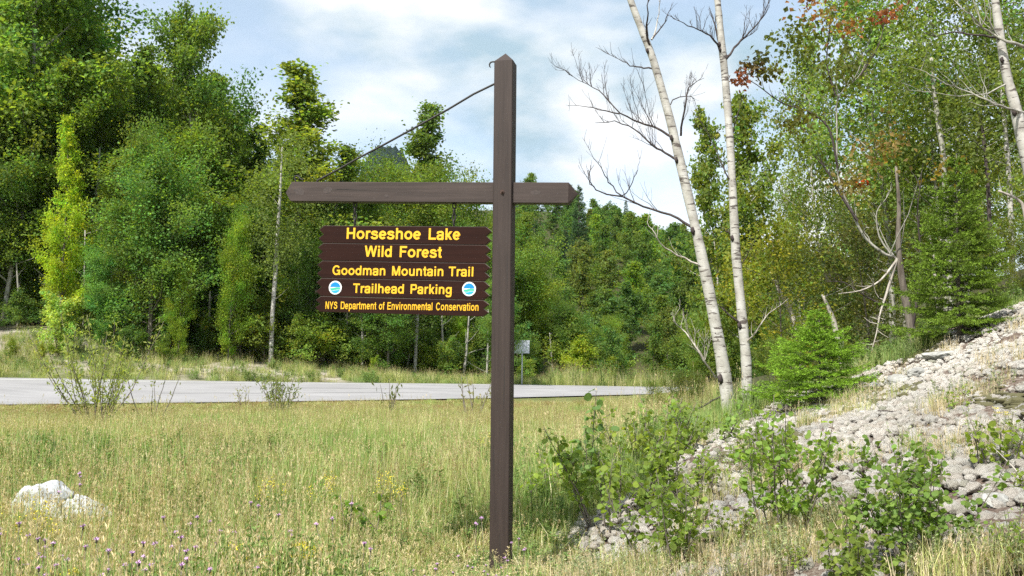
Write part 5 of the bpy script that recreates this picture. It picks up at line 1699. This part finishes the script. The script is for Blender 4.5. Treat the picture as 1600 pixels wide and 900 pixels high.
kn = [knap(1, 3), knap(2, 2), knap(3, 4)]
KP = [(52, 5.2, 800), (35, 5.0, 822), (78, 5.2, 812), (118, 5.1, 790), (100, 5.3, 785), (90, 5.4, 795), (178, 5.0, 818), (210, 5.0, 822), (196, 5.0, 835), (70, 4.8, 840), (162, 4.8, 835), (222, 4.7, 845), (265, 4.8, 825), (305, 4.8, 828), (288, 4.7, 830),
      (355, 4.5, 858), (135, 8, 690), (133, 9, 692), (252, 6.6, 755), (312, 6.6, 752), (402, 6.8, 755), (458, 5.9, 792), (480, 5.8, 798), (370, 6, 808), (540, 6.4, 757), (690, 5.0, 852), (705, 5.0, 850), (765, 4.9, 872), (775, 4.9, 876), (788, 4.9, 845),
      (787, 4.8, 872), (658, 5.0, 885), (632, 4.9, 888), (760, 6.4, 748), (715, 6.6, 745), (815, 5.4, 828), (975, 6.5, 765), (570, 5.3, 810), (610, 5.4, 800), (1165, 4.6, 885), (20, 5.6, 790), (238, 4.9, 815), (420, 5.0, 840), (300, 5.6, 790), (730, 5.1, 868)]
for i, (px, Y, top) in enumerate([q for j, q in enumerate(KP) if j % 4 != 2]):
    g_ = gp(px, Y); s = max(0.3, (P(px, top, Y).z - g_.z) / 0.55)
    o = tag(link('knapweed', None, loc=g_, rz=i * 0.9, scale=min(s, 1.35)), 'thin wiry knapweed with small purple flower heads in the field grass', 'flower', 'purple knapweeds in the grass')
    for nm, m_ in zip(('stem', 'flower_head'), kn[i % 3]):
        link(nm, m_, o)

# boulders
def rock(seed, sx, sy, sz, sub=5, rough=0.2, ang_=0.85):
    import bmesh
    bm = bmesh.new(); bmesh.ops.create_icosphere(bm, subdivisions=sub, radius=1)
    off = Vector((seed * 7.3, seed * 1.7, 0))
    rs_ = random.Random(seed)
    planes = [(Vector((rs_.gauss(0, 1), rs_.gauss(0, 1), rs_.gauss(0, .8))).normalized(), rs_.uniform(0.6, 0.9)) for _ in range(9)]
    for v in bm.verts:
        p = v.co.copy()
        for n_, d_ in planes:
            q = p.dot(n_)
            if q > d_: p -= n_ * (q - d_) * ang_
        p += v.co.normalized() * (mnoise.noise(p * 1.8 + off) * rough + mnoise.noise(p * 5 + off) * rough * 0.4 + mnoise.noise(p * 13 + off) * rough * 0.18)
        v.co = Vector((p.x * sx, p.y * sy, p.z * sz))
    for f in bm.faces: f.smooth = True
    me = bpy.data.meshes.new('boulder'); bm.to_mesh(me); bm.free()
    return me


def put_rock(seed, px, pyb, dims, mat, lb, sink=0.3, rz=0.0, tilt=0.0):
    me = rock(seed, *dims); me.materials.append(M[mat])
    g_ = hit(px, pyb)
    o = link('boulder', me, loc=(g_.x, g_.y, g_.z + dims[2] * (1 - 2 * sink)), rz=rz)
    o.rotation_euler = (0, tilt, rz)
    return tag(o, lb, 'rock')


put_rock(3, 66, 850, (0.30, 0.19, 0.26), 'whiterock', 'large whitish boulder half hidden in the grass at the lower left', -0.1)
put_rock(5, 138, 862, (0.30, 0.15, 0.21), 'whiterock', 'smaller whitish rock sloping down right of the large boulder', -0.15, 0.2, 0.5)
for i, (px, Y, d, lb) in enumerate([(1402, 602, (0.17, 0.14, 0.10), 'rounded grey stone at the top left of the lichen slope'), (1436, 590, (0.18, 0.14, 0.09), 'flat grey stone right of the rounded one near the trunk foot'),
                                    (1366, 612, (0.13, 0.1, 0.08), 'small grey stone beside the small fir'), (1480, 560, (0.28, 0.16, 0.07), 'long flat grey stone near the crest of the slope'), (1556, 795, (0.09, 0.08, 0.06), 'small dark stone low on the right of the slope')]):
    put_rock(11 + i, px, Y, d, 'greyrock', lb, 0.35, i)

# ------------------------------------------------------------------ ground cover (instanced through geometry nodes; stuff)
def scatter(name, protos, pts, rot, scl, col=(1, 1, 1), label=None):
    """pts (n,3); protos list of meshes; one object per call, several Instance on Points branches joined"""
    me = bpy.data.meshes.new(name)
    me.vertices.add(len(pts)); me.vertices.foreach_set('co', np.asarray(pts, dtype=np.float32).ravel())
    a = me.attributes.new('rot', 'FLOAT_VECTOR', 'POINT'); a.data.foreach_set('vector', np.asarray(rot, dtype=np.float32).ravel())
    a = me.attributes.new('scl', 'FLOAT_VECTOR', 'POINT'); a.data.foreach_set('vector', np.asarray(scl, dtype=np.float32).ravel())
    rng = np.random.default_rng(len(pts))
    return me, a


def scatter_obj(name, groups, label):
    """groups: list of (proto mesh, pts, rot, scl, colour)"""
    ng = bpy.data.node_groups.new(name, 'GeometryNodeTree')
    ng.interface.new_socket('Geometry', in_out='INPUT', socket_type='NodeSocketGeometry')
    ng.interface.new_socket('Geometry', in_out='OUTPUT', socket_type='NodeSocketGeometry')
    N = ng.nodes; Lk = ng.links
    gi = N.new('NodeGroupInput'); out = N.new('NodeGroupOutput'); jn = N.new('GeometryNodeJoinGeometry')
    me = bpy.data.meshes.new(name)
    P_ = np.concatenate([q[1] for q in groups]); R_ = np.concatenate([q[2] for q in groups]); S_ = np.concatenate([q[3] for q in groups])
    K_ = np.concatenate([np.full(len(q[1]), i) for i, q in enumerate(groups)]).astype(np.int32)
    me.vertices.add(len(P_)); me.vertices.foreach_set('co', P_.astype(np.float32).ravel())
    me.attributes.new('rot', 'FLOAT_VECTOR', 'POINT').data.foreach_set('vector', R_.astype(np.float32).ravel())
    me.attributes.new('scl', 'FLOAT_VECTOR', 'POINT').data.foreach_set('vector', S_.astype(np.float32).ravel())
    me.attributes.new('kid', 'INT', 'POINT').data.foreach_set('value', K_)
    ra = N.new('GeometryNodeInputNamedAttribute'); ra.data_type = 'FLOAT_VECTOR'; ra.inputs['Name'].default_value = 'rot'
    sa = N.new('GeometryNodeInputNamedAttribute'); sa.data_type = 'FLOAT_VECTOR'; sa.inputs['Name'].default_value = 'scl'
    ka = N.new('GeometryNodeInputNamedAttribute'); ka.data_type = 'INT'; ka.inputs['Name'].default_value = 'kid'
    for i, q in enumerate(groups):
        po = bpy.data.objects.new(name + '_tuft', q[0])
        oi = N.new('GeometryNodeObjectInfo'); oi.inputs['Object'].default_value = po; oi.inputs['As Instance'].default_value = True
        ip = N.new('GeometryNodeInstanceOnPoints')
        cmp_ = N.new('FunctionNodeCompare'); cmp_.data_type = 'INT'; cmp_.operation = 'EQUAL'
        Lk.new(ka.outputs[0], cmp_.inputs[2]); cmp_.inputs[3].default_value = i
        Lk.new(cmp_.outputs[0], ip.inputs['Selection'])
        Lk.new(gi.outputs[0], ip.inputs['Points']); Lk.new(oi.outputs['Geometry'], ip.inputs['Instance'])
        Lk.new(ra.outputs[0], ip.inputs['Rotation']); Lk.new(sa.outputs[0], ip.inputs['Scale'])
        Lk.new(ip.outputs[0], jn.inputs[0])
    Lk.new(jn.outputs[0], out.inputs[0])
    o = link(name, me)
    md = o.modifiers.new('scatter', 'NODES'); md.node_group = ng
    tag(o, label, None, None, 'stuff')
    return o


def tuft(seed, n, h0, h1, w, rad, cols, lean=0.35, heads=0, headcol=(0.3, 0.24, 0.13)):
    rng = np.random.default_rng(seed)
    th = rng.uniform(0, 6.28, n); rr_ = rad * np.sqrt(rng.random(n))
    B = np.stack([rr_ * np.cos(th), rr_ * np.sin(th), np.full(n, -0.03)], 1)
    H = rng.uniform(h0, h1, n)
    az = rng.uniform(0, 6.28, n); ln = np.abs(rng.normal(0, lean, n))
    dirx = np.stack([np.cos(az), np.sin(az), np.zeros(n)], 1)
    side = np.stack([-np.sin(az + rng.normal(0, .9, n)), np.cos(az), np.zeros(n)], 1)
    W = w * rng.uniform(0.6, 1.3, n)
    m1 = B + dirx * (ln * H * 0.25)[:, None] + np.array([0, 0, 1]) * (H * 0.5)[:, None]
    tip = B + dirx * (ln * H)[:, None] + np.array([0, 0, 1]) * (H * (1 - 0.25 * ln))[:, None]
    V = np.stack([B - side * (W / 2)[:, None], B + side * (W / 2)[:, None], m1 + side * (W * .4)[:, None], m1 - side * (W * .4)[:, None], tip], 1).reshape(-1, 3)
    i = np.arange(n) * 5
    q = np.stack([i, i + 1, i + 2, i + 3], 1); t = np.stack([i + 3, i + 2, i + 4], 1)
    cc = np.array(cols)[rng.integers(len(cols), size=n)] * rng.uniform(0.75, 1.25, (n, 1))
    G = Geo(); G.add(V, q, 0, np.repeat(cc, 5, 0))
    G.f.append((t.astype(np.int32), 0, False))
    if heads:
        hi = rng.choice(n, heads, replace=False)
        k = 7
        C = np.repeat(tip[hi], k, 0) - np.array([0, 0, 1]) * (rng.random((heads * k, 1)) * 0.07)
        D = rng.normal(0, 0.35, (heads * k, 3)) + np.array([0, 0, 1])
        G.leaves(C, D, rot_rand(rng, heads * k), np.full(heads * k, 0.024), np.full(heads * k, 0.006), np.array(headcol)[None] * rng.uniform(.7, 1.3, (heads * k, 1)))
    return G.mesh('tuft', ['grass'])


def forb(seed, n, h, leafs, L, W, base):
    rng = np.random.default_rng(seed); G = Geo(); C = []; D = []
    for s in range(n):
        az = rng.uniform(0, 6.28); b_ = np.array([rng.normal(0, .06), rng.normal(0, .06), -0.03])
        lp, lr, _ = limb(rng, b_, (math.cos(az) * .25, math.sin(az) * .25, 1), h * rng.uniform(.6, 1), 0.003, 4, 0.2, 0.08)
        G.tube(lp, 0.002, 3, 0, np.array(base) * 0.9, cap=False)
        for k in range(leafs):
            q = rng.uniform(0.15, 1) * 4; i0 = int(min(q, 3)); C.append(lp[i0] * (1 - q + i0) + lp[i0 + 1] * (q - i0)); D.append((rng.normal(), rng.normal(), .5))
    n_ = len(C)
    G.leaves(np.array(C), np.array(D), rot_rand(rng, n_) + np.array([0, -.3, .6]), L * rng.uniform(.6, 1.2, n_), W, leafcol(rng, n_, base))
    return G.mesh('forb', ['grass'])


GRN = [(0.17, 0.27, 0.08), (0.22, 0.31, 0.10), (0.29, 0.36, 0.14)]
TAN = [(0.52, 0.47, 0.28), (0.60, 0.55, 0.36), (0.40, 0.40, 0.18), (0.34, 0.37, 0.14)]
OLV = [(0.30, 0.34, 0.12), (0.38, 0.39, 0.16), (0.23, 0.29, 0.09)]
T_ = dict(
 g1=tuft(1, 60, .18, .42, .006, .16, GRN, .35), g2=tuft(2, 60, .15, .38, .006, .17, GRN + OLV, .45),
 o1=tuft(3, 56, .2, .45, .006, .16, OLV, .4, 4), o2=tuft(4, 56, .15, .4, .006, .17, OLV + TAN, .45, 3),
 t3=tuft(15, 16, .45, .85, .0085, .2, TAN + OLV + GRN, .22, 12, (0.5, 0.42, 0.26)), t1=tuft(5, 44, .3, .66, .0062, .16, TAN + OLV, .26, 11), t2=tuft(6, 40, .25, .6, .0062, .17, TAN, .33, 9),
 r1=tuft(7, 44, .2, .42, .0055, .17, [(0.28, 0.19, 0.10), (0.24, 0.2, 0.09)], .4, 14, (0.25, 0.14, 0.09)),
 f1=forb(8, 6, .5, 26, .06, .018, (0.12, 0.2, 0.06)), f2=forb(9, 5, .4, 24, .035, .012, (0.20, 0.25, 0.13)),
 s1=tuft(10, 50, .12, .34, .006, .18, [(0.45, 0.38, 0.26), (0.52, 0.45, 0.33), (0.33, 0.3, 0.16)], .6, 10, (0.5, 0.42, 0.3)))


def fieldpts(n, Y0, Y1, px0, px1, seed, pw=1.0):
    """points spread evenly over the picture's rows: denser near the camera"""
    rng = np.random.default_rng(seed)
    u = rng.random(n)
    iY = (1 / Y0) * (1 - u) + (1 / Y1) * u
    Y = (1 / iY) if pw == 1 else Y0 + (Y1 - Y0) * rng.random(n) ** pw
    px = rng.uniform(px0, px1, n)
    X = (px - 800) / F * Y
    return X, Y, rng


def nz2(X, Y, s, o=0.0):
    return np.array([mnoise.noise(Vector((x * s + o, y * s * 1.0, o))) for x, y in zip(X, Y)])


def place(kinds, X, Y, rng, s0=0.8, s1=1.2, hscale=None):
    """kinds: (n,) names -> groups"""
    Z = hgt(X, Y)
    out = []
    for k in sorted(set(kinds)):
        m = kinds == k
        n = m.sum()
        s = rng.uniform(s0, s1, n)
        if hscale is not None: sz = s * hscale[m]
        else: sz = s
        out.append((T_[k], np.stack([X[m], Y[m], Z[m]], 1), np.stack([rng.normal(0, .06, n), rng.normal(0, .06, n), rng.uniform(0, 6.28, n)], 1), np.stack([s, s, sz], 1)))
    return out


X, Y, rng = fieldpts(15000, 3.6, 27.5, -80, 1180, 41)
Xb, Yb, _ = fieldpts(10500, 9, 31, -80, 1120, 42, 0.75)
X = np.concatenate([X, Xb]); Y = np.concatenate([Y, Yb])
edge = np.interp(X, _near[:, 0], _near[:, 1]) - 0.35
keep = (Y < edge) & (mound(X, Y) < 0.35 + 0.3 * rng.random(len(X)))
keep &= ~((X > np.interp(Y, [3, 7, 12, 16, 30], [2, 3, 4.5, 6, 9])))
rk = [hit(66, 850), hit(138, 862)]
for r_ in rk: keep &= ~((np.abs(X - r_.x) < 0.34) & (Y < r_.y + 0.1) & (Y > r_.y - 0.75) & (rng.random(len(X)) < 0.5))
X, Y = X[keep], Y[keep]
a1 = 1.5 * nz2(X, Y, 0.38, 5) + 0.7 * nz2(X, Y, 1.2, 9) + 0.3 * nz2(X, Y, 2.8, 2); a2 = nz2(X, Y, 0.5, 19); rnd = rng.random(len(X))
kinds = np.where(a1 > 0.0, np.where(rnd < .45, 'g1', np.where(rnd < .7, 'g2', 'o1')), np.where(a1 > -0.3, np.where(rnd < .4, 'o1', np.where(rnd < .7, 'o2', 't1')), np.where(rnd < .4, 't1', np.where(rnd < .6, 't2', np.where(rnd < 0.75, 'r1', 'o2')))))
near = (Y < 14) & (rng.random(len(X)) < 0.28)
kinds = np.where(near, np.where(rng.random(len(X)) < .5, 'f1', 'f2'), kinds)
tall = (Y < 18) & (rng.random(len(X)) < 0.16)
kinds = np.where(tall, 't3', kinds)
lowg = (Y < 6.5) & (X < -0.2) & (rng.random(len(X)) < 0.45)
kinds = np.where(lowg, np.where(rnd < .4, 'g1', np.where(rnd < .7, 'f1', 'g2')), kinds)
straw = (X > 0.1) & (Y < 7.2) & (rng.random(len(X)) < 0.75)
kinds = np.where(straw, 's1', kinds)
lush = (X > -3.2 + 0 * Y) & (Y > 8) & (Y < 19) & (rng.random(len(X)) < 0.6)
kinds = np.where(lush, np.where(rnd < .6, 'g1', 'g2'), kinds)
shoulder = (np.interp(X, _near[:, 0], _near[:, 1]) - Y < 5)
kinds = np.where(shoulder & (rng.random(len(X)) < .7), np.where(rnd < .5, 'r1', 'o2'), kinds)
hs = np.clip((np.interp(X, _near[:, 0], _near[:, 1]) - Y) / 10, 0.28, 1.0) * (1.28 + 0.6 * a2)
hs = hs * (0.78 - 0.52 * (1 - sst(np.abs(X - 0.1), 0.5, 1.6)) * (1 - sst(Y, 7, 9)))
scatter_obj('grass', place(kinds, X, Y, rng, 0.8, 1.2, hs), 'tall mixed green and straw meadow grass between the camera and the road')

# grass on the far bank and past the road
X, Y, rng = fieldpts(7500, 35, 52, -90, 1140, 43, 1.01)
yf = np.interp(X, _far[:, 0], _far[:, 1])
bankm = (Y < 44.5) & (X < -7)
keep = (Y > yf + 0.3) & (Y < yf + 12) & ~(bankm & (nz2(X, Y, 0.35, 3) > 0.0) & (rng.random(len(X)) < .8))
X, Y = X[keep], Y[keep]; rnd = rng.random(len(X))
kinds = np.where(rnd < .35, 'o1', np.where(rnd < .55, 'g1', np.where(rnd < .8, 't1', 'f1')))
scatter_obj('verge_grass', place(kinds, X, Y, rng, 1.3, 2.1, np.where(X > 2, 1.1, 0.6)), 'rough grass along the far side of the road')

# sparse tufts and seedlings on the lichen slope
X, Y, rng = fieldpts(2000, 4, 13, 860, 1720, 44)
keep = (mound(X, Y) > 0.4) & (nz2(X, Y, 0.9, 31) > 0.14)
X, Y = X[keep], Y[keep]; rnd = rng.random(len(X))
kinds = np.where(rnd < .5, 's1', np.where(rnd < .7, 'o2', 'f2'))
scatter_obj('slope_tufts', place(kinds, X, Y, rng, .4, .8), 'sparse dry tufts scattered on the lichen slope')
X, Y, rng = fieldpts(1500, 10.5, 17, 1020, 1720, 45)
keep = (mound(X, Y) < 0.4)
X, Y = X[keep], Y[keep]; rnd = rng.random(len(X))
kinds = np.where(rnd < .3, 'o2', np.where(rnd < .55, 'g1', np.where(rnd < .8, 'f1', 'f2')))
scatter_obj('undergrowth', place(kinds, X, Y, rng, .7, 1.1, np.full(len(X), 0.75)), 'low green undergrowth along the crest under the right trees')

# lichen cushions
def cushion(seed, sub=3):
    import bmesh
    bm = bmesh.new(); bmesh.ops.create_icosphere(bm, subdivisions=sub, radius=1)
    off = Vector((seed * 3.1, seed * 9.7, 2))
    for v in bm.verts:
        n_ = v.co.normalized()
        d = 1 + 0.30 * mnoise.noise(n_ * 1.6 + off) + 0.24 * mnoise.noise(n_ * 4.5 + off) + 0.14 * mnoise.noise(n_ * 10 + off)
        d *= 1 + 0.10 * mnoise.noise(n_ * 22 + off)
        v.co = Vector((n_.x * d, n_.y * d, n_.z * d * 0.75))
    for f in bm.faces: f.smooth = True
    me = bpy.data.meshes.new('cushion'); bm.to_mesh(me); bm.free(); me.materials.append(M['lichen'])
    return me


for k in range(4): T_['c%d' % k] = cushion(k)
M['moss'] = flat_mat('brown_green_moss', (0.085, 0.08, 0.035), 0.95, 0, 0.45, 30)
for k in range(2):
    T_['m%d' % k] = cushion(k + 7); T_['m%d' % k].materials[0] = M['moss']
X, Y, rng = fieldpts(24000, 3.7, 14.5, 830, 1760, 46, 0.55)
md_ = nz2(X, Y, 0.75, 61); 
keep = (mound(X, Y) > 0.35 + 0.3 * rng.random(len(X))) & ((md_ > -0.22) | (rng.random(len(X)) < 0.3))
X, Y, md_ = X[keep], Y[keep], md_[keep]
kinds = np.array(['c%d' % q for q in rng.integers(4, size=len(X))])
grp = []
Z = hgt(X, Y)
for k in range(4):
    m = kinds == 'c%d' % k; n = m.sum()
    s = (0.017 + 0.034 * rng.random(n) ** 1.5) * np.interp(Y[m], [4, 7, 9, 14], [1.0, 1.0, 0.95, 0.85])
    grp.append((T_['c%d' % k], np.stack([X[m], Y[m], Z[m] + s * 0.35 + 0.01 + 0.02 * nz2(X[m], Y[m], 2.6, 5)], 1), np.stack([rng.normal(0, .3, n), rng.normal(0, .3, n), rng.uniform(0, 6.28, n)], 1), np.stack([s, s, s], 1)))
mp_ = nz2(X, Y, 1.1, 77)
mk = np.where((mp_ > 0.32) & (rng.random(len(X)) < 0.75))[0]
for k in range(2):
    q = mk[k::2]; n = len(q); s = rng.uniform(0.02, 0.055, n)
    grp.append((T_['m%d' % k], np.stack([X[q], Y[q], Z[q] + s * 0.3 + 0.012], 1), np.stack([rng.normal(0, .2, n), rng.normal(0, .2, n), rng.uniform(0, 6.28, n)], 1), np.stack([s * 1.2, s * 1.2, s * 0.7], 1)))
scatter_obj('lichen', grp, 'pale grey reindeer lichen covering the right slope')

# litter sticks on the slope
rngs = np.random.default_rng(8)
for i, (px, Y) in enumerate([(1395, 8.3), (1470, 9.0), (1335, 6.2), (1580, 5.2), (1555, 10.2)]):
    g_ = gp(px, Y); G = Geo()
    lp, lr, _ = limb(rngs, (-0.15, 0, 0.05), (1, rngs.normal(0, .4), 0.12), 0.42, 0.007, 5, 0.0, 0.12)
    G.tube(lp, lr, 5)
    tag(obj('stick', G, ['dead' if i % 2 else 'twig'], loc=g_, rz=i * 0.8), 'thin dry stick lying on the pale lichen', 'stick', 'dry sticks on the lichen slope')
# the day's thin haze
hz = bpy.data.materials.new('haze_air'); hz.use_nodes = True
hn = hz.node_tree; hn.nodes.remove(hn.nodes['Principled BSDF'])
pv = hn.nodes.new('ShaderNodeVolumePrincipled'); pv.inputs['Color'].default_value = (0.72, 0.87, 1.0, 1); pv.inputs['Density'].default_value = 0.00004
hn.links.new(pv.outputs[0], hn.nodes['Material Output'].inputs['Volume'])
G = Geo(); G.box(-3600, 3600, -450, 4300, -25, 480)
hme = G.mesh('haze', ['ground']); hme.materials.clear(); hme.materials.append(hz)
tag(link('haze', hme), 'thin blue summer haze filling the valley air', None, None, 'stuff')
print('ground z', float(GZ.min()), float(GZ.max()))
print('tris unique', sum(len(m.polygons) * 2 for m in bpy.data.meshes))
